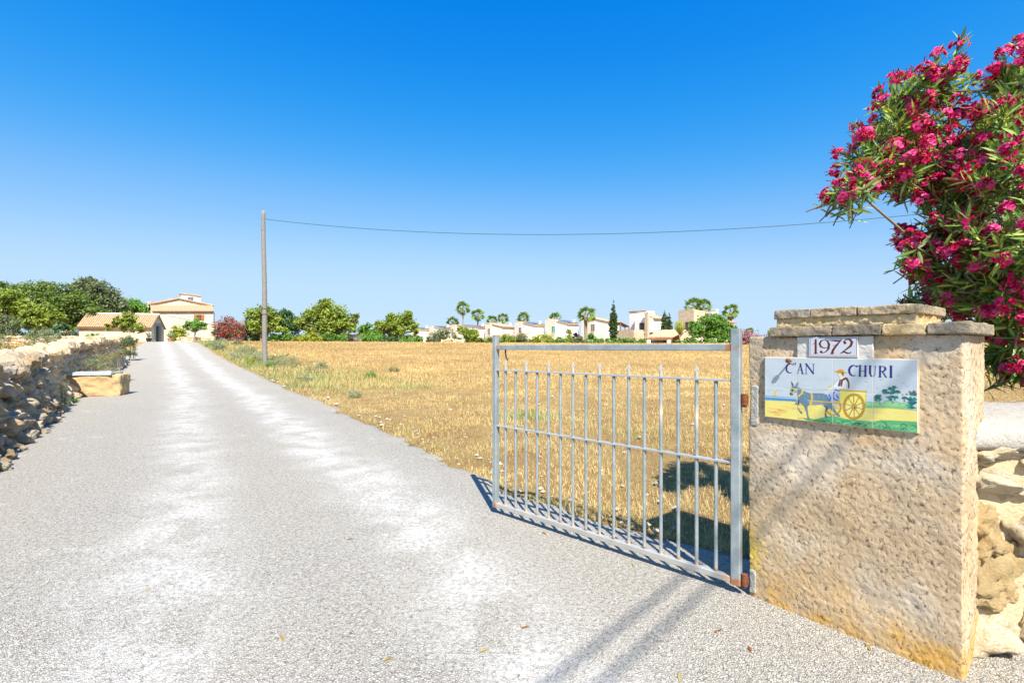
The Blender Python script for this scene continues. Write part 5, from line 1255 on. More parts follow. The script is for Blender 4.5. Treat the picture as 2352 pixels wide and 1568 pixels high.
FRD = [mesh_np('dead_frond', V, F, M['leaf'], np.tile(np.array((.40, .29, .14)), (len(V), 1)) * (.8 + .4 * rng.random((len(V), 1)))) for V, F, c in FR[:2]]
def palm(label, x, y, rp, Y, dead=6, tr=.17):
    """x, y: crown centre in the working picture; rp: crown radius"""
    _seed[0] += 3; r = random.Random(_seed[0]); X = px(x, Y); Z = pz(y, Y); g = H(X, Y); Rm = rp / FX * Y
    t = thing('fan_palm', label, 'palm', (X, Y, g), group='fan palms round the villas'); mb = MB(); h = Z - g - .1 * Rm
    mb.tube([(0, 0, -.2), (0, 0, .3), (r.uniform(-.1, .1), 0, h * .6), (0, 0, h * .93), (0, 0, h)], [tr * 1.4, tr * 1.05, tr, tr * 1.15, tr * .9], 10); obj('trunk', mb.mesh('trunk', M['palmbark'], True), t)
    n = 24
    for k in range(n):
        a = k * 2.399 + r.uniform(-.2, .2); e = R(86 - 122 * (k / n) + r.uniform(-10, 10)); s = Rm * r.uniform(.95, 1.15) * (.9 if e > 1 else 1)
        o = obj('frond', FRM[k % 4], t, (0, 0, h)); o.rotation_euler = (r.uniform(-1.2, 1.2), -e, a); o.scale = (s, s, s)
    for k in range(dead):
        a = r.uniform(0, 6.28); e = R(-55 - r.uniform(0, 28)); s = Rm * r.uniform(.75, 1.0)
        o = obj('dead_frond', FRD[k % 2], t, (0, 0, h - .05 * Rm)); o.rotation_euler = (0, -e, a); o.scale = (s, s, s * .8)
for a in [('short palm with a skirt of dead fronds beside the tallest thin palm', 1040, 738, 15, 118, 12, .2), ('tallest thin-stemmed palm among the solar-roofed villas', 1063, 707, 18, 116, 4, .14), ('slim palm behind the solar-roofed villas, second in height', 1098, 723, 17, 116, 6, .16),
          ('half-hidden palm just left of a palm pair behind the roofs', 1131, 736, 14, 122, 5, .16), ('small palm over the clay-tiled villa roof', 1155, 730, 14, 120, 3, .16), ('palm with hanging dead fronds over the solar-roofed villa', 1204, 730, 17, 122, 14, .2),
          ('palm with dead fronds peeping over the green-windowed villa', 1275, 731, 17, 118, 12, .2), ('nearest full palm with a thick bare trunk before the villas', 1346, 722, 23, 80, 2, .26),
          ('left one of two tall palms behind the stone villa', 1592, 702, 22, 88, 3, .18), ('right one of two tall palms behind the stone villa', 1616, 702, 21, 88, 4, .18), ('ragged palm with many dead fronds behind the stone villa chimney', 1678, 714, 20, 90, 16, .2),
          ('tiny palm top showing above the pale pink hedge', 1722, 760, 10, 110, 0, .12), ('palm tuft showing beside the pillar cap', 1776, 764, 14, 80, 0, .12)]: palm(*a)
def cypress(label, spires, Y):
    _seed[0] += 5; X = px(spires[0][0], Y); g = H(X, Y); t = thing('cypress_tree', label, 'tree', (X, Y, g)); bl = []; mb = MB()
    for (x, yt, wp) in spires:
        xx = px(x, Y); zt = pz(yt, Y); hh = zt - g; w = wp / FX * Y
        mb.tube([(xx, Y, g - .1), (xx, Y, g + hh * .5), (xx, Y, zt - .2)], [.14, .1, .02], 8)
        for k in range(26):
            f = k / 25; rr_ = w * (math.sin(math.pi * min(1, .16 + f * .86)) ** .7) * (1 - .25 * f) if f < .97 else w * .12
            bl.append((xx + random.uniform(-.06, .06), Y + random.uniform(-.06, .06), g + .25 + f * (hh - .3), max(rr_, .08)))
    obj('trunk', mb.mesh('trunk', M['bark']), t, world=True)
    V, F, c = leaves(bl, 8000, .13, PAL['cypress'], _seed[0], clump=14, spread=.12, aspect=.4, up=.1); obj('crown', mesh_np('crown', V, F, M['leaf'], c), t, world=True)
cypress('slender single cypress beside the white villa', [(1409, 690, 11)], 76)
cypress('stout twin-tipped cypress left of the cactus tree', [(1527, 705, 10), (1537, 716, 9)], 78)
def candelabra():
    Y = 68; X = px(1561, Y); g = H(X, Y); t = thing('cactus_tree', 'candelabra cactus tree with yellow-green upright arms', 'tree', (X, Y, g)); r = random.Random(8); mb = MB(); m2 = MB()
    top = pz(735, Y) - g; f = pz(768, Y) - g; mb.tube([(0, 0, -.1), (.02, 0, f * .6), (0, 0, f)], [.11, .09, .08], 8)
    obj('trunk', mb.mesh('trunk', M['greybark'], True), t)
    for k in range(44):
        a = r.uniform(0, 6.28); d = r.random() ** .6 * .78; x, y = math.cos(a) * d, math.sin(a) * d; h = top * r.uniform(.86, 1.0) - d * d * .6
        col = r.choice(PAL['euph']); m3 = MB(); m3.tube([(0, 0, f - .05), (x * .55, y * .55, f + .25 + .25 * d), (x * .95, y * .95, f + .75), (x, y, h)], [.05, .055, .06, .045], 6, col=col)
        obj('arm', m3.mesh('arm', M['leaf'], True), t)
candelabra()
def agave(label, x, y, rp, Y, pot):
    X = px(x, Y); g = H(X, Y); t = thing('agave_plant', label, 'agave', (X, Y, g)); r = random.Random(int(x)); ph = .45; Rm = rp / FX * Y
    A = Acc()
    for k in range(26):
        a = k * 2.399; e = R(r.uniform(15, 85)); L = Rm * r.uniform(.85, 1.15); lv, lf, lc = leaf_geo(L, L * .07, .15, tuple(v * r.uniform(.85, 1.15) for v in (.24, .31, .22)))
        A.add(lv @ rotmat((math.cos(a) * math.cos(e), math.sin(a) * math.cos(e), math.sin(e)), (0, 0, 1)).T + np.array((0, 0, ph)), lf, lc)
    V, F, c = A.data(); obj('rosette', mesh_np('rosette', V, F, M['leaf'], c), t)
    m = MB(); m.tube([(0, 0, 0), (0, 0, .02), (0, 0, ph - .08), (0, 0, ph - .08), (0, 0, ph), (0, 0, ph), (0, 0, ph - .05)], [.20, .22, .29, .33, .33, .28, .27], 14); obj('pot', m.mesh('pot', M[pot], False), t)
agave('silvery agave in a terracotta pot right of the shed door', 391, 765, 15, 60, 'terracotta')
agave('silvery agave in a dark pot left of the shed door', 342, 772, 16, 57, 'darkiron')

# ------------------------------------------------------------------ houses
U = Vector((.609, -.793, 0)); Wv = Vector((.793, .609, 0))       # the villas stand parallel to the pillar: U along the pale front, W along the side
def solve_a(C, d, x):
    """how far along d from C until the point shows in picture column x"""
    k = (x - 1176.0) / FX; return (k * C.y - C.x) / (d.x - k * d.y)
class House:
    def __init__(s, name, label, C, group=None):
        s.C = Vector(C); s.t = thing(name, label, 'house', C, group=group)
    def part(s, name, mb, mats, parent=None):
        return obj(name, mb.mesh(name, mats), parent or s.t, world=True) if parent is None else s.sub(name, mb, mats, parent)
    def sub(s, name, mb, mats, parent):
        return obj(name, mb.mesh(name, mats), parent)            # parents are in world coordinates already
    def P(s, a, b, z): return s.C + U * a + Wv * b + Vector((0, 0, z - s.C.z))
    def block(s, a0, a1, b0, b1, z0, zl, zr, mat, name='wall'):
        """prism; zl = top at a0 (left end of the front), zr = top at a1"""
        mb = MB(); v = [s.P(a0,b0,z0), s.P(a1,b0,z0), s.P(a1,b1,z0), s.P(a0,b1,z0), s.P(a0,b0,zl), s.P(a1,b0,zr), s.P(a1,b1,zr), s.P(a0,b1,zl)]
        mb.add(v, [(0,3,2,1),(4,5,6,7),(0,1,5,4),(1,2,6,5),(2,3,7,6),(3,0,4,7)]); return s.part(name, mb, M[mat])
    def slab(s, name, a0, a1, b0, b1, z_a0, z_a1, th, mat):
        """sloping slab (roof, panel): height z_a0 along a0, z_a1 along a1"""
        mb = MB(); v = [s.P(a0,b0,z_a0), s.P(a1,b0,z_a1), s.P(a1,b1,z_a1), s.P(a0,b1,z_a0), s.P(a0,b0,z_a0+th), s.P(a1,b0,z_a1+th), s.P(a1,b1,z_a1+th), s.P(a0,b1,z_a0+th)]
        mb.add(v, [(0,3,2,1),(4,5,6,7),(0,1,5,4),(1,2,6,5),(2,3,7,6),(3,0,4,7)]); return s.part(name, mb, M[mat])
    def tiles(s, a0, a1, b0, b1, z_a0, z_a1, pitch=.28, parent=None):
        """barrel-tile roof: ridges run down the slope from a0 to a1"""
        mb = MB(); n = max(3, int((b1 - b0) / pitch)); mb2 = []
        for i in range(n):
            bc = b0 + (b1 - b0) * (i + .5) / n; w = (b1 - b0) / n * .36; p0 = s.P(a0, bc, z_a0 + .05); p1 = s.P(a1, bc, z_a1 + .05); mb.tube([p0, p1], w, 6)
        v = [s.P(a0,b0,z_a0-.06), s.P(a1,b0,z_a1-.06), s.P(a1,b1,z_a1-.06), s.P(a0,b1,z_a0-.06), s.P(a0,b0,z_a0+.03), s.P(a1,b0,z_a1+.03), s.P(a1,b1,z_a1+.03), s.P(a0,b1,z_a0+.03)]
        mb.add(v, [(0,3,2,1),(4,5,6,7),(0,1,5,4),(1,2,6,5),(2,3,7,6),(3,0,4,7)], 1); return s.part('roof', mb, [M['tile'], M['undershade']])
    def front_window(s, ac, zc, w, h, mat='violet', shutters=None, frame='white'):
        """window in the pale front (b = 0 plane)"""
        mb = MB()
        def q(a0, a1, z0, z1, b0, b1): 
            v = [s.P(a0,b0,z0), s.P(a1,b0,z0), s.P(a1,b1,z0), s.P(a0,b1,z0), s.P(a0,b0,z1), s.P(a1,b0,z1), s.P(a1,b1,z1), s.P(a0,b1,z1)]; return v, [(0,3,2,1),(4,5,6,7),(0,1,5,4),(1,2,6,5),(2,3,7,6),(3,0,4,7)]
        f = .07
        for a in ((ac-w/2-f, ac-w/2, zc-h/2-f, zc+h/2+f), (ac+w/2, ac+w/2+f, zc-h/2-f, zc+h/2+f), (ac-w/2, ac+w/2, zc+h/2, zc+h/2+f), (ac-w/2, ac+w/2, zc-h/2-f, zc-h/2), (ac-.02, ac+.02, zc-h/2, zc+h/2)):
            mb.add(*q(*a, s.fb - .06, s.fb + .02))
        o = s.part('window', mb, M[frame]); m2 = MB(); m2.add(*q(ac-w/2, ac+w/2, zc-h/2, zc+h/2, s.fb - .025, s.fb + .01)); s.sub('pane', m2, M[mat], o)
        if shutters:
            for sg in (-1, 1):
                m3 = MB(); m3.add(*q(ac + sg*(w/2+f) - (w*.55 if sg < 0 else 0), ac + sg*(w/2+f) + (w*.55 if sg > 0 else 0), zc-h/2-.05, zc+h/2+.05, s.fb - .09, s.fb - .062)); s.part('shutter', m3, M[shutters])
    fb = 0.0
    def chimney(s, a, b, z0, z1, w=.5, mat='white'):
        mb = MB()
        for (x0, x1, zz0, zz1) in ((-w/2, w/2, z0, z1 - .22), (-w/2 - .08, w/2 + .08, z1 - .1, z1)):
            v = [s.P(a+x0,b+x0,zz0), s.P(a+x1,b+x0,zz0), s.P(a+x1,b+x1,zz0), s.P(a+x0,b+x1,zz0), s.P(a+x0,b+x0,zz1), s.P(a+x1,b+x0,zz1), s.P(a+x1,b+x1,zz1), s.P(a+x0,b+x1,zz1)]
            mb.add(v, [(0,3,2,1),(4,5,6,7),(0,1,5,4),(1,2,6,5),(2,3,7,6),(3,0,4,7)])
        for (dx, dy) in ((-1,-1),(1,-1),(1,1),(-1,1)): mb.tube([s.P(a+dx*w*.4, b+dy*w*.4, z1-.23), s.P(a+dx*w*.4, b+dy*w*.4, z1-.09)], .05, 5)
        s.part('chimney', mb, M[mat])

def villa(label, x0, x1, x2, Y, yl, yr, roof, win=None, winmat='violet', beige=.45, chim=True, deep=None):
    """front from column x0 to x1, side from x1 to x2; yl / yr = roof rows at the two ends of the front"""
    Cx = px(x1, Y); C0 = Vector((Cx, Y, H(Cx, Y))); h = House('villa', label, C0); g = C0.z
    a = -solve_a(C0, U, x0); b = max(deep or 0, solve_a(C0, Wv, x2)); zr = pz(yr, Y); zl = pz(yl, Y + .793 * a) - .1
    h.block(-a, 0, 0, b, g - .3, zl, zr, 'white')
    bl = beige * a
    if beige: h.fb = -.25; h.block(-a - .05, -a + bl, -.25, .6, g - .3, zl - .12, zl - .12 - .3 * (zl - zr) * beige, 'beige', 'front_bay')
    if roof == 'solar':
        h.slab('roof', -a - .15, .35, -.1, b + .3, zl + .005, zr - .06, .10, 'tile')
        n = max(2, int(b / 1.05)); s0 = -a * .62; k = (zr - zl) / a
        for i in range(n):
            for j in range(2):
                aa0 = s0 + (0 - s0) * (j / 2) + .04; aa1 = s0 + (0 - s0) * ((j + 1) / 2) - .04; z0 = zl + k * (aa0 + a) + .22; z1 = zl + k * (aa1 + a) + .22
                b0 = .2 + (b - .1) * i / n + .03; b1 = .2 + (b - .1) * (i + 1) / n - .03
                o = h.slab('solar_panel', aa0, aa1, b0, b1, z0, z1, .05, 'solar'); 
                mb = MB()
                for bb in (b0, b1 - .03):
                    v = [h.P(aa0,bb,z0-.08), h.P(aa1,bb,z1-.08), h.P(aa1,bb+.03,z1-.08), h.P(aa0,bb+.03,z0-.08), h.P(aa0,bb,z0+.062), h.P(aa1,bb,z1+.062), h.P(aa1,bb+.03,z1+.062), h.P(aa0,bb+.03,z0+.062)]; mb.add(v, [(0,3,2,1),(4,5,6,7),(0,1,5,4),(1,2,6,5),(2,3,7,6),(3,0,4,7)])
                h.sub('panel_frame', mb, M['alu'], o)
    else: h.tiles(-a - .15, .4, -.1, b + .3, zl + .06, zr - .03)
    if chim: h.chimney(-.4 - .1 * a, b - .5, zr - .2, zr + .95)
    if win:
        Yw = Y + .793 * a * .6; ac = solve_a(C0 + Wv * h.fb, U, win[0]); zc = pz(win[1], C0.y + Wv.y * h.fb + U.y * ac); h.front_window(ac, zc, .95, 1.35, winmat)
    return h
villa('pale villa at the far end of the row, under the first solar roof', 944, 966, 988, 112, 752, 757, 'solar', chim=True)
villa('pale villa with solar roof hidden behind the wide grey shrub', 988, 1006, 1036, 110, 748, 754, 'solar')
villa('long pale villa with sloping white gable and solar roof above the bushy tree', 1034, 1098, 1121, 106, 745, 752, 'solar', (1040, 761), beige=.25)
villa('cream villa with clay-tiled roof among the solar roofs', 1117, 1152, 1181, 101, 742, 751, 'tile', (1123, 762), beige=.38)
villa('cream villa with solar roof left of the green-windowed one', 1185, 1223, 1250, 97, 738, 747, 'solar', (1195, 760), beige=.4)
villa('cream villa with a green window and solar roof', 1255, 1302, 1329, 93, 732, 744, 'solar', (1271, 757), 'greenpaint', beige=.5)
villa('large white villa with clay roof behind the nearest palm', 1338, 1396, 1421, 88, 727, 740, 'tile', (1362, 753), beige=.5)

def porch(label, x0, x1, Y, yt, ye, h=None):
    """low lean-to annex in front of a villa"""
    C0 = Vector((px(x1, Y), Y, 0)); C0.z = H(C0.x, Y); k = House('annex', label, C0); a = -solve_a(C0, U, x0); zt = pz(yt, Y); ze = pz(ye, Y)
    k.block(-a, 0, 0, 3.0, C0.z - .3, ze - .1, ze - .1, 'white'); 
    mb = MB(); v = [k.P(-a-.2,-.25,ze-.06), k.P(.2,-.25,ze-.06), k.P(.2,2.9,zt), k.P(-a-.2,2.9,zt), k.P(-a-.2,-.25,ze+.06), k.P(.2,-.25,ze+.06), k.P(.2,2.9,zt+.12), k.P(-a-.2,2.9,zt+.12)]
    mb.add(v, [(0,3,2,1),(4,5,6,7),(0,1,5,4),(1,2,6,5),(2,3,7,6),(3,0,4,7)]); k.part('roof', mb, M['tile'])
porch('low porch annex with shallow roof in front of the clay-tiled cream villa', 1160, 1192, 90, 765, 771)
porch('low annex with tiled eaves under the third solar roof', 1118, 1140, 92, 768, 774)

def villa_white():
    Y = 80; C0 = Vector((px(1493, Y), Y, 0)); C0.z = H(C0.x, Y); g = C0.z; h = House('villa', 'white two-storey villa with stone chimney stack and roof tower', C0)
    a = -solve_a(C0, U, 1458); b = solve_a(C0, Wv, 1521)
    h.block(-a, 0, 0, b, g - .3, pz(725, Y + 3), pz(731, Y), 'white')
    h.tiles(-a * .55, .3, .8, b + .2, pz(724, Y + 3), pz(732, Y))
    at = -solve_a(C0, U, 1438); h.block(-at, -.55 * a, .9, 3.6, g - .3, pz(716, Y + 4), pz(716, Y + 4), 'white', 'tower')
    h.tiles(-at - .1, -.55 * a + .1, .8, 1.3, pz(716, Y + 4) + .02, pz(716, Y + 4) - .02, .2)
    ac = solve_a(C0, U, 1489); h.chimney(ac, -.28, g - .2, pz(718, Y), .62, 'masonry2')
    h.fb = 0; h.front_window(solve_a(C0, U, 1475.5), pz(751, Y + 1), 1.0, 1.25, 'glass', None, 'timber')
    # entrance lean-to
    mb = MB(); z1, z0 = pz(760, 76), pz(769, 76); a0, a1 = solve_a(C0, U, 1449), solve_a(C0, U, 1486)
    v = [h.P(a0,-1.9,z0), h.P(a1,-1.9,z0), h.P(a1,.02,z1), h.P(a0,.02,z1), h.P(a0,-1.9,z0+.1), h.P(a1,-1.9,z0+.1), h.P(a1,.02,z1+.1), h.P(a0,.02,z1+.1)]; mb.add(v, [(0,3,2,1),(4,5,6,7),(0,1,5,4),(1,2,6,5),(2,3,7,6),(3,0,4,7)])
    for i in range(14):
        aa = a0 + (a1 - a0) * (i + .5) / 14; mb.tube([h.P(aa,-1.92,z0+.13), h.P(aa,0,z1+.13)], .085, 6)
    h.part('entrance_roof', mb, M['tile']); h.block(a0 + .3, a1 - .2, -1.6, .0, g - .2, z0 + .05, z0 + .05, 'white', 'entrance_wall')
    # stone annex to the left
    Y2 = 77; C2 = Vector((px(1456, Y2), Y2, 0)); C2.z = H(C2.x, Y2); k = House('stone_annex', 'low brown stone annex beside the slender cypress', C2); a2 = -solve_a(C2, U, 1416)
    k.block(-a2, 0, 0, 2.5, C2.z - .3, pz(759, Y2 + 3), pz(757, Y2), 'masonry2')
    # pergola between the villas
    Y3 = 84; p = thing('pergola', 'dark timber pergola roof between two white villas', 'pergola', (px(1428, Y3), Y3, H(px(1428, Y3), Y3))); 
    for i in range(7):
        x = px(1421 + i * 2.8, Y3); z = pz(742 + i * 1.3, Y3); mb = MB(); mb.box(x - .07, x + .07, Y3 - 1.4, Y3 + 1.4, z - .14, z + .06); obj('rafter', mb.mesh('rafter', M['timber']), p, world=True)
    mb = MB(); A, B = Vector((px(1420, Y3), Y3 - 1.5, pz(741, Y3))), Vector((px(1441, Y3), Y3 - 1.5, pz(751, Y3)))
    for yy in (0, 3.0): mb.tube([A + Vector((0, yy, 0)), B + Vector((0, yy, 0))], .1, 4)
    obj('beam', mb.mesh('beam', M['timber']), p, world=True)
    for x, zt in ((1421, 743), (1440, 751)):
        for yy in (-1.45, 1.45):
            mb = MB(); X = px(x, Y3); mb.box(X - .08, X + .08, Y3 + yy - .08, Y3 + yy + .08, H(X, Y3) - .1, pz(zt, Y3)); obj('post', mb.mesh('post', M['timber']), p, world=True)
villa_white()

def tiled_porch():
    Y = 72; L = Vector((px(1484, Y), Y, 0)); Rr = Vector((px(1545, Y), Y, 0)); g = H(L.x, Y); h = thing('porch_house', 'low open porch with clay-tiled roof and pale pillars', 'porch', (L.x, Y, g))
    ze = pz(776, Y); Yb = Y + 4.0; zr = pz(760, Yb); bl, br = px(1520, Yb), px(1576, Yb); mb = MB()
    e0, e1, r0, r1 = Vector((L.x, Y, ze)), Vector((Rr.x, Y, ze)), Vector((bl, Yb, zr)), Vector((br, Yb, zr)); th = Vector((0, 0, .1))
    mb.add([e0, e1, r1, r0, e0 + th, e1 + th, r1 + th, r0 + th], [(0,3,2,1),(4,5,6,7),(0,1,5,4),(1,2,6,5),(2,3,7,6),(3,0,4,7)])
    n = 22
    for i in range(n):
        f = (i + .5) / n; mb.tube([e0.lerp(e1, f) + th, r0.lerp(r1, f) + th], .085, 6)
    obj('roof', mb.mesh('roof', M['tile']), h, world=True)
    mb = MB(); mb.box(L.x + .1, Rr.x - .05, Y + .05, Y + .25, ze - .32, ze - .06); obj('beam', mb.mesh('beam', M['timber']), h, world=True)
    for x in (1490, 1537):
        mb = MB(); X = px(x, Y); mb.box(X - .27, X + .27, Y + .0, Y + .5, g - .2, ze - .33); obj('pillar', mb.mesh('pillar', M['white']), h, world=True)
    mb = MB(); mb.box(px(1500, Y + 3.5), px(1590, Y + 3.5), Y + 3.5, Y + 5.5, g - .2, zr - .15); obj('wall', mb.mesh('wall', M['masonry2']), h, world=True)
    for x in (1530, 1553):
        mb = MB(); X = px(x, Y + 3.45); mb.box(X - .45, X + .45, Y + 3.42, Y + 3.51, g - .1, g + 1.75); o = obj('door', mb.mesh('door', M['timber']), h, world=True)
tiled_porch()
def stone_villa():
    Y = 82; C0 = Vector((px(1594, Y), Y, 0)); C0.z = H(C0.x, Y); g = C0.z; h = House('stone_villa', 'stone and cream villa half hidden by the big bright fig tree', C0); a = -solve_a(C0, U, 1558); b = solve_a(C0, Wv, 1630)
    h.block(-a, 0, 0, 3.6, g - .3, pz(712, Y + 3), pz(712, Y), 'masonry2', 'stone_wall'); h.block(-a * .9, -.2, 3.6, b, g - .3, pz(714, Y + 6), pz(722, Y + 4), 'white')
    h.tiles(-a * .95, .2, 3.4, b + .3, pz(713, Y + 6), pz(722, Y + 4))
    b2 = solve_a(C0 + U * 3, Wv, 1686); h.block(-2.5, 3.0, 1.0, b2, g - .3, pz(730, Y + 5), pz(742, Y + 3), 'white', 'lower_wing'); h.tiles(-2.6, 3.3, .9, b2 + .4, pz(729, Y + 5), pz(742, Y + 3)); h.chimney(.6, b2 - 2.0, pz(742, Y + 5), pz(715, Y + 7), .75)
    h.fb = 0; h.front_window(-a * .35, pz(748, Y), 1.0, 1.2, 'glass', None, 'timber')
stone_villa()
def hut():
    Y = 64; X0, X1 = px(791, Y), px(822, Y); g = H(X0, Y); t = thing('white_hut', 'small white hut with an orange door under the trees', 'hut', (X0, Y, g)); mb = MB(); mb.box(X0, X1, Y, Y + 2, g - .2, pz(770, Y)); obj('wall', mb.mesh('wall', M['white']), t, world=True)
    mb = MB(); x0, x1 = px(803, Y), px(811, Y); mb.box(x0, x1, Y - .05, Y + .02, g - .1, pz(778, Y)); obj('door', mb.mesh('door', M['shutter']), t, world=True)
    mb = MB(); mb.box(X0 - .1, X1 + .1, Y - .1, Y + 2.1, pz(770, Y) + .002, pz(768.5, Y)); obj('roof', mb.mesh('roof', M['tile']), t, world=True)
    Y = 66; X0, X1 = px(1228, Y), px(1241, Y)
hut()

# ------------------------------------------------------------------ farmhouse and shed at the top of the road
def farmhouse():
    Y = 74.0
    t = thing('farmhouse', 'sandy stone farmhouse with orange shutters at the top of the road', 'farmhouse', (px(430, Y), Y, H(px(430, Y), Y))); g = H(px(430, Y), Y) - .3
    def box(name, x0, x1, y0, y1, z0, z1, mat, parent=t, w=True):
        mb = MB(); mb.box(x0, x1, y0, y1, z0, z1); return obj(name, mb.mesh(name, M[mat]), parent, world=(parent is t))
    # front range: wall up to the tiled strip
    x0, x1 = px(352, Y), px(490, Y); ze = pz(716, Y)
    mb = MB(); mb.add([(x0,Y,g),(x1,Y,g),(x1-1.9,Y+3.0,g),(x0-1.9,Y+3.0,g),(x0,Y,ze),(x1,Y,ze),(x1-1.9,Y+3.0,ze),(x0-1.9,Y+3.0,ze)], [(0,3,2,1),(4,5,6,7),(0,1,5,4),(1,2,6,5),(2,3,7,6),(3,0,4,7)]); obj('wall', mb.mesh('wall', M['masonry']), t, world=True)
    # tiled strip rising to the gable
    Yb = Y + 3.0; zr = pz(702.5, Yb); mb = MB(); n = 46; A0, A1, B0, B1 = Vector((x0 - .1, Y - .3, ze - .02)), Vector((x1 + .25, Y - .3, ze - .02)), Vector((px(345, Yb), Yb, zr)), Vector((px(488, Yb), Yb, zr)); th = Vector((0, 0, .08))
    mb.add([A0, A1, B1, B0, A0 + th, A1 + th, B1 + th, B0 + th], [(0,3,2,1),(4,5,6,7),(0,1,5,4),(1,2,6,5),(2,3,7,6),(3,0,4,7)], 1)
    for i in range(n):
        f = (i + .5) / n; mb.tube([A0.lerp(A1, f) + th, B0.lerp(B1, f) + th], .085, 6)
    obj('front_roof', mb.mesh('front_roof', [M['tile'], M['undershade']]), t, world=True)
    # rear range with low gable facing the road
    Yg = Y + 3.0; xl, xm, xr = px(346, Yg), px(413, Yg), px(489, Yg); zl, zm = pz(701, Yg), pz(688, Yg); mb = MB(); d = 6.0
    pr = [(xl, g), (xr, g), (xr, zl - .2), (xm, zm), (xl, zl)]; v = [(x, Yg, z) for x, z in pr] + [(x - .62 * d, Yg + .8 * d, z) for x, z in pr]
    mb.add(v, [(0,1,2,3,4), (9,8,7,6,5)] + [(i, 5 + i, 5 + (i + 1) % 5, (i + 1) % 5) for i in range(5)]); obj('gable_wall', mb.mesh('gable_wall', M['masonry']), t, world=True)
    for (xa, za, xb, zb) in ((xl - .25, zl - .02, xm, zm + .03), (xm, zm + .03, xr + .25, zl - .22)):
        mb = MB(); a, b = Vector((xa, Yg - .2, za)), Vector((xb, Yg - .2, zb)); dd = Vector((-.62 * d, .8 * d + .2, 0)); mb.add([a, b, b + dd, a + dd, a + Vector((0,0,.16)), b + Vector((0,0,.16)), b + dd + Vector((0,0,.16)), a + dd + Vector((0,0,.16))], [(0,3,2,1),(4,5,6,7),(0,1,5,4),(1,2,6,5),(2,3,7,6),(3,0,4,7)])
        for i in range(24):
            p = a + dd * (i / 23) + Vector((0, 0, .16)); mb.tube([p, p + (b - a)], .09, 6)
        obj('roof', mb.mesh('roof', M['tile']), t, world=True)
    # roof tower
    Yt = Y + 5.5; tx0, tx1 = px(416, Yt), px(461, Yt); mb = MB(); z0 = pz(700, Yt); zl_, zr_ = pz(674.5, Yt), pz(681, Yt)
    mb.add([(tx0,Yt,z0),(tx1,Yt,z0),(tx1-1.7,Yt+2.4,z0),(tx0-1.7,Yt+2.4,z0),(tx0,Yt,zl_),(tx1,Yt,zr_),(tx1-1.7,Yt+2.4,zr_),(tx0-1.7,Yt+2.4,zl_)], [(0,3,2,1),(4,5,6,7),(0,1,5,4),(1,2,6,5),(2,3,7,6),(3,0,4,7)]); obj('roof_tower', mb.mesh('roof_tower', M['white']), t, world=True)
    mb = MB(); mb.add([(tx0-.2,Yt-.2,zl_+.01),(tx1+.2,Yt-.2,zr_-.02),(tx1-1.6,Yt+2.5,zr_-.02),(tx0-2.0,Yt+2.5,zl_+.01),(tx0-.2,Yt-.2,zl_+.14),(tx1+.2,Yt-.2,zr_+.11),(tx1-1.6,Yt+2.5,zr_+.11),(tx0-2.0,Yt+2.5,zl_+.14)], [(0,3,2,1),(4,5,6,7),(0,1,5,4),(1,2,6,5),(2,3,7,6),(3,0,4,7)]); obj('tower_roof', mb.mesh('tower_roof', M['tile']), t, world=True)
    def window(xc, yc, YY, wpx, hpx, shut=None, fm='shutter'):
        xa, xb, zt, zb = px(xc - wpx / 2, YY), px(xc + wpx / 2, YY), pz(yc - hpx / 2, YY), pz(yc + hpx / 2, YY); mb = MB()
        for bb in ((xa - .08, xa, zb - .08, zt + .08), (xb, xb + .08, zb - .08, zt + .08), (xa, xb, zt, zt + .08), (xa, xb, zb - .08, zb), ((xa + xb) / 2 - .03, (xa + xb) / 2 + .03, zb, zt), (xa, xb, (zt + zb) / 2 - .025, (zt + zb) / 2 + .025)): mb.box(bb[0], bb[1], YY - .06, YY + .02, bb[2], bb[3])
        o = obj('window', mb.mesh('window', M[fm]), t, world=True); m2 = MB(); m2.box(xa, xb, YY - .02, YY + .01, zb, zt); obj('pane', m2.mesh('pane', M['glass']), o)
        if shut:
            w = (xb - xa) * .62
            for s0 in (xa - .09 - w, xb + .09): m3 = MB(); m3.box(s0, s0 + w, YY - .10, YY - .065, zb - .05, zt + .05); obj('shutter', m3.mesh('shutter', M['shutter']), t, world=True)
    window(458, 730.5, Y, 9, 13, True); window(438.5, 687, Yt, 12, 7, None, 'alu')
    # lean-to yard wall with sloping top
    Yw = Y - 3.5; mb = MB(); xa, xb = px(386, Yw), px(492, Yw); z1, z2 = pz(724, Yw), pz(746, Yw)
    for (q0, q1, zz0, zz1) in ((xa, xb, z1, z2),): mb.add([(q0,Yw,g),(q1,Yw,g),(q1,Yw+.5,g),(q0,Yw+.5,g),(q0,Yw,zz0),(q1,Yw,zz1),(q1,Yw+.5,zz1),(q0,Yw+.5,zz0)], [(0,3,2,1),(4,5,6,7),(0,1,5,4),(1,2,6,5),(2,3,7,6),(3,0,4,7)])
    obj('yard_wall', mb.mesh('yard_wall', M['masonry']), t, world=True)
    mb = MB(); mb.add([(xa-.05,Yw-.08,z1+.003),(xb+.1,Yw-.08,z2+.003),(xb+.1,Yw+.58,z2+.003),(xa-.05,Yw+.58,z1+.003),(xa-.05,Yw-.08,z1+.14),(xb+.1,Yw-.08,z2+.14),(xb+.1,Yw+.58,z2+.14),(xa-.05,Yw+.58,z1+.14)], [(0,3,2,1),(4,5,6,7),(0,1,5,4),(1,2,6,5),(2,3,7,6),(3,0,4,7)]); obj('wall_coping', mb.mesh('wall_coping', M['beige']), t, world=True)
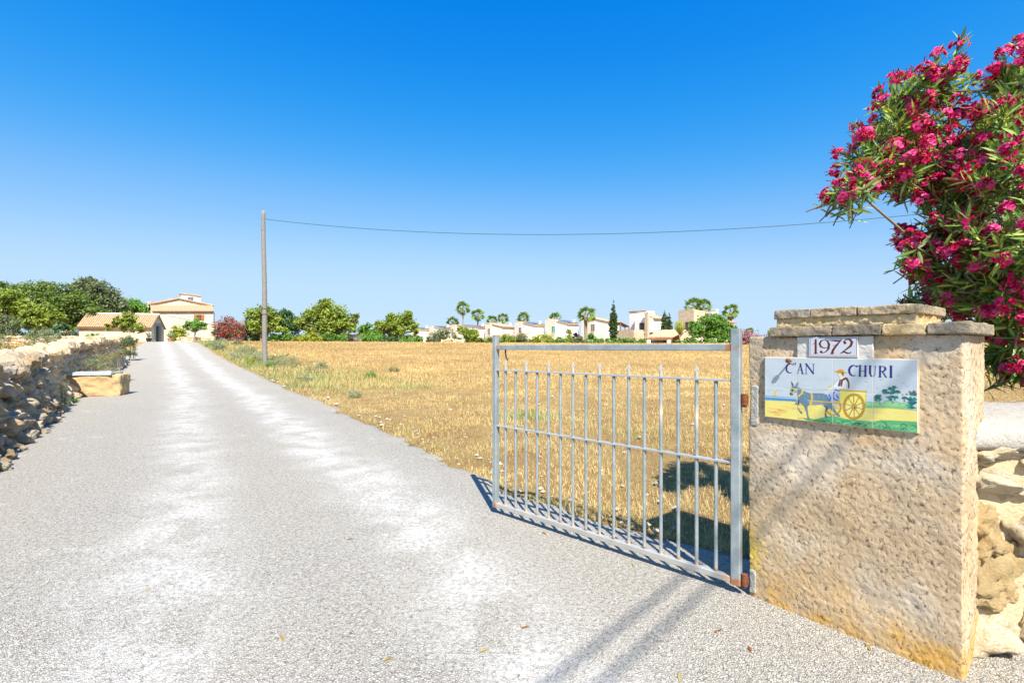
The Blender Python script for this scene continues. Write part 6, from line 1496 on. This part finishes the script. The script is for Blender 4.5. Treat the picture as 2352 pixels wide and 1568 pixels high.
    for (xx, yy0, yy1, YY) in ((343, 695, 702, Y + 3.4), (392, 687, 693, Y + 5)): mb = MB(); X = px(xx, YY); mb.box(X - .3, X + .3, YY, YY + .6, pz(yy1 + 4, YY), pz(yy0, YY)); mb.box(X - .36, X + .36, YY - .06, YY + .66, pz(yy0, YY) + .003, pz(yy0, YY) + .1); obj('chimney', mb.mesh('chimney', M['masonry']), t, world=True)
    mb = MB(); X = px(491, Y); mb.tube([(X + .1, Y - .35, ze + .05), (X + .12, Y - .1, ze - .25), (X + .06, Y - .06, g + .3)], .05, 6); obj('downpipe', mb.mesh('downpipe', M['darkiron']), t, world=True)
    # low planter wall
    Yp = 62.5; p = thing('planter_wall', 'low stone planter wall in front of the farmhouse', 'wall', (px(450, Yp), Yp, H(px(450, Yp), Yp))); r = random.Random(5); me = [mesh_np('stone', *rock(2, 600 + i), M['warmstone']) for i in range(5)]
    gp = H(px(450, Yp), Yp); mb = MB(); mb.box(px(407, Yp), px(488, Yp), Yp, Yp + .4, gp - .2, gp + .62); obj('wall_core', mb.mesh('wall_core', M['masonry']), p, world=True)
    for row in range(3):
        x = px(406, Yp)
        while x < px(487, Yp):
            w = r.uniform(.25, .5); o = obj('stone', me[r.randrange(5)], p); o.matrix_parent_inverse = Matrix.Translation(-p.location); o.location = (x + w / 2, Yp + .02, gp + .12 + row * .22); o.scale = (w * .55, .16, .13); o.rotation_euler = (r.uniform(-.2, .2), r.uniform(-.2, .2), 0); x += w
farmhouse()
def shed():
    Y0 = 58.0; A = Vector((px(181.5, Y0), Y0, 0)); e = Vector((.97, .25, 0)).normalized(); b = Vector((-.25, .97, 0)).normalized()
    # long front from A along e, gable end along b
    k = (348 - 1176.0) / FX; Lf = (k * A.y - A.x) / (e.x - k * e.y); E = A + e * Lf; k2 = (376.5 - 1176.0) / FX; Dg = (k2 * E.y - E.x) / (b.x - k2 * b.y); Dg = min(max(Dg, 3.0), 5.5)
    g = H(A.x, A.y) - .3; t = thing('stone_shed', 'long low stone shed with clay-tiled roof and dark doorway', 'shed', (E.x, E.y, H(E.x, E.y)))
    ze = pz(750.5, Y0); zr = ze + 1.62
    def P(a, d, z): return A + e * a + b * d + Vector((0, 0, z))
    mb = MB(); v = []
    for a in (0, Lf): v += [P(a, 0, g), P(a, 0, ze), P(a, Dg / 2, zr - .08), P(a, Dg, ze), P(a, Dg, g)]
    mb.add(v, [(0,1,2,3,4), (9,8,7,6,5)] + [(i, 5 + i, 5 + (i + 1) % 5, (i + 1) % 5) for i in range(5)])
    bm_me = mb.mesh('wall', M['masonry']); bm = bmesh.new(); bm.from_mesh(bm_me); bmesh.ops.recalc_face_normals(bm, faces=bm.faces); bm.to_mesh(bm_me); bm.free(); obj('wall', bm_me, t, world=True)
    r = random.Random(2)
    for side, (d0, d1) in enumerate(((-.32, Dg / 2), (Dg + .3, Dg / 2))):
        mb = MB(); n = 34; zz0 = ze - .16
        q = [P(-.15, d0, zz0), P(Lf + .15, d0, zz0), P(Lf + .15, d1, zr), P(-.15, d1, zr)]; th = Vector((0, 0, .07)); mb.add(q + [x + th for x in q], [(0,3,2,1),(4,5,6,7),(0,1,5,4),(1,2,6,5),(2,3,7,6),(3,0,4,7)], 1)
        for i in range(n):
            a = -.1 + (Lf + .2) * (i + .5) / n
            for j in range(7 if side == 0 else 1):                              # overlapping courses of barrel tiles
                m_ = 7 if side == 0 else 1; f0 = j / m_; f1 = (j + 1.12) / m_; f1 = min(f1, 1); jit = r.uniform(-.012, .012)
                mb.tube([P(a + jit, d0 + (d1 - d0) * f0, zz0 + (zr - zz0) * f0 + .115), P(a + jit, d0 + (d1 - d0) * f1, zz0 + (zr - zz0) * f1 + .075)], [.125, .10], 6)
        obj('roof', mb.mesh('roof', [M['tile'], M['undershade']]), t, world=True)
    mb = MB(); mb.tube([P(-.2, Dg / 2, zr + .08), P(Lf + .2, Dg / 2, zr + .08)], .13, 8); obj('ridge', mb.mesh('ridge', M['beige']), t, world=True)
    # doorway in the gable end: flat dark panel standing for the unlit opening, one leaf ajar, stone jambs
    gd = H(E.x, E.y); dm = Dg * .50; w = .62
    def box(name, d0, d1, a0, a1, z0, z1, mat):
        mb = MB(); v = [P(a0,d0,z0), P(a1,d0,z0), P(a1,d1,z0), P(a0,d1,z0), P(a0,d0,z1), P(a1,d0,z1), P(a1,d1,z1), P(a0,d1,z1)]; mb.add(v, [(0,3,2,1),(4,5,6,7),(0,1,5,4),(1,2,6,5),(2,3,7,6),(3,0,4,7)]); return obj(name, mb.mesh(name, M[mat]), t, world=True)
    zt = gd + 2.05
    box('doorway', dm - w, dm + w, Lf - .02, Lf + .012, gd - .1, zt, 'doorshade'); box('door', dm + .1, dm + w, Lf + .015, Lf + .06, gd - .05, zt, 'greywood')
    box('door_jamb', dm - w - .28, dm - w, Lf - .02, Lf + .05, gd - .1, zt, 'cement'); box('door_jamb', dm + w, dm + w + .28, Lf - .02, Lf + .05, gd - .1, zt, 'cement'); box('lintel', dm - w - .28, dm + w + .28, Lf - .02, Lf + .055, zt + .002, zt + .3, 'cement')
shed()
def field_wall():
    t = thing('field_wall', 'distant dry-stone wall crossing the field before the grove', 'wall', (px(60, 44), 44, H(px(60, 44), 44))); r = random.Random(9); me = [mesh_np('stone', *rock(2, 700 + i), M['wallstone']) for i in range(6)]
    mb = MB(); x0, x1 = px(-40, 44), px(285, 44); mb.box(x0, x1, 44.1, 44.5, H(x0, 44) - .2, H(x0, 44) + .62); obj('wall_core', mb.mesh('wall_core', M['core']), t, world=True); n = 0
    for row in range(3):
        x = x0
        while x < x1:
            w = r.uniform(.22, .42); g = H(x, 44)
            if n < 280:
                o = obj('stone', me[r.randrange(6)], t); o.matrix_parent_inverse = Matrix.Translation(-t.location); o.location = (x + w / 2, 44.1 + r.uniform(-.05, .05), g + .14 + row * .25 + r.uniform(-.03, .03)); o.scale = (w * .58, .2, .16); o.rotation_euler = (r.uniform(-.3, .3), r.uniform(-.3, .3), r.uniform(-.3, .3)); n += 1
            x += w * .95
field_wall()
def heap():
    Y = 61; t = thing('stone_heap', 'heap of pale stones at the far edge of the field', 'stones', (px(1035, Y), Y, H(px(1035, Y), Y))); r = random.Random(14); me = [mesh_np('stone', *rock(2, 800 + i), M['warmstone']) for i in range(5)]
    for k in range(46):
        x = px(r.gauss(1036, 12), Y); d = abs(x - px(1036, Y)); h = max(0, .55 - d * .4) * r.random(); o = obj('stone', me[k % 5], t); o.matrix_parent_inverse = Matrix.Translation(-t.location); s = r.uniform(.12, .28); o.location = (x, Y + r.uniform(-.4, .4), H(x, Y) + h + s * .3); o.scale = (s, s, s * .7); o.rotation_euler = (r.random(), r.random(), r.random() * 6)
heap()
def litter():
    r = random.Random(77); A = [leaf_geo(.06, .007, .12, c) for c in ((.34, .24, .06), (.26, .10, .035), (.40, .33, .13))]; me = [mesh_np('fallen_leaf', V, F, M['leaf'], c) for V, F, c in A]
    spots = [(1457, 1303, 2), (1333, 1215, 1), (880, 1522, 0), (645, 1460, 0), (735, 1380, 2), (1245, 1222, 1), (1640, 1455, 1), (1725, 1500, 1), (2000, 1497, 0), (1560, 1545, 2), (100, 1205, 2), (340, 1350, 2), (795, 1240, 1), (1100, 1500, 2), (1215, 1440, 1)]
    labs = ['narrow yellow leaf lying on the road below the middle of the gate', 'dry brown scrap of leaf on the road beneath the gate shadow', 'curled yellow leaf on the bare gravel in mid road']
    for i, (x, y, k) in enumerate(spots):
        Y = EYE * FX / (y - 798.0); X = px(x, Y); o = obj('fallen_leaf', me[k], None, (X, Y, float(road_z(X, Y)) + .004), (r.uniform(-.2, .2), r.uniform(-.15, .1), r.uniform(0, 6.28)))
        tag(o, labs[0] if i == 0 else ('small yellow leaf lying on the pale gravel road', 'small rust-brown leaf lying on the pale gravel road', 'small straw-coloured leaf lying on the pale gravel road')[k], 'leaf', 'dry leaves on the road')
    for (x, y, L, a) in ((8, 1320, .16, 1.5), (1900, 985, .3, .3)):
        pass
litter()
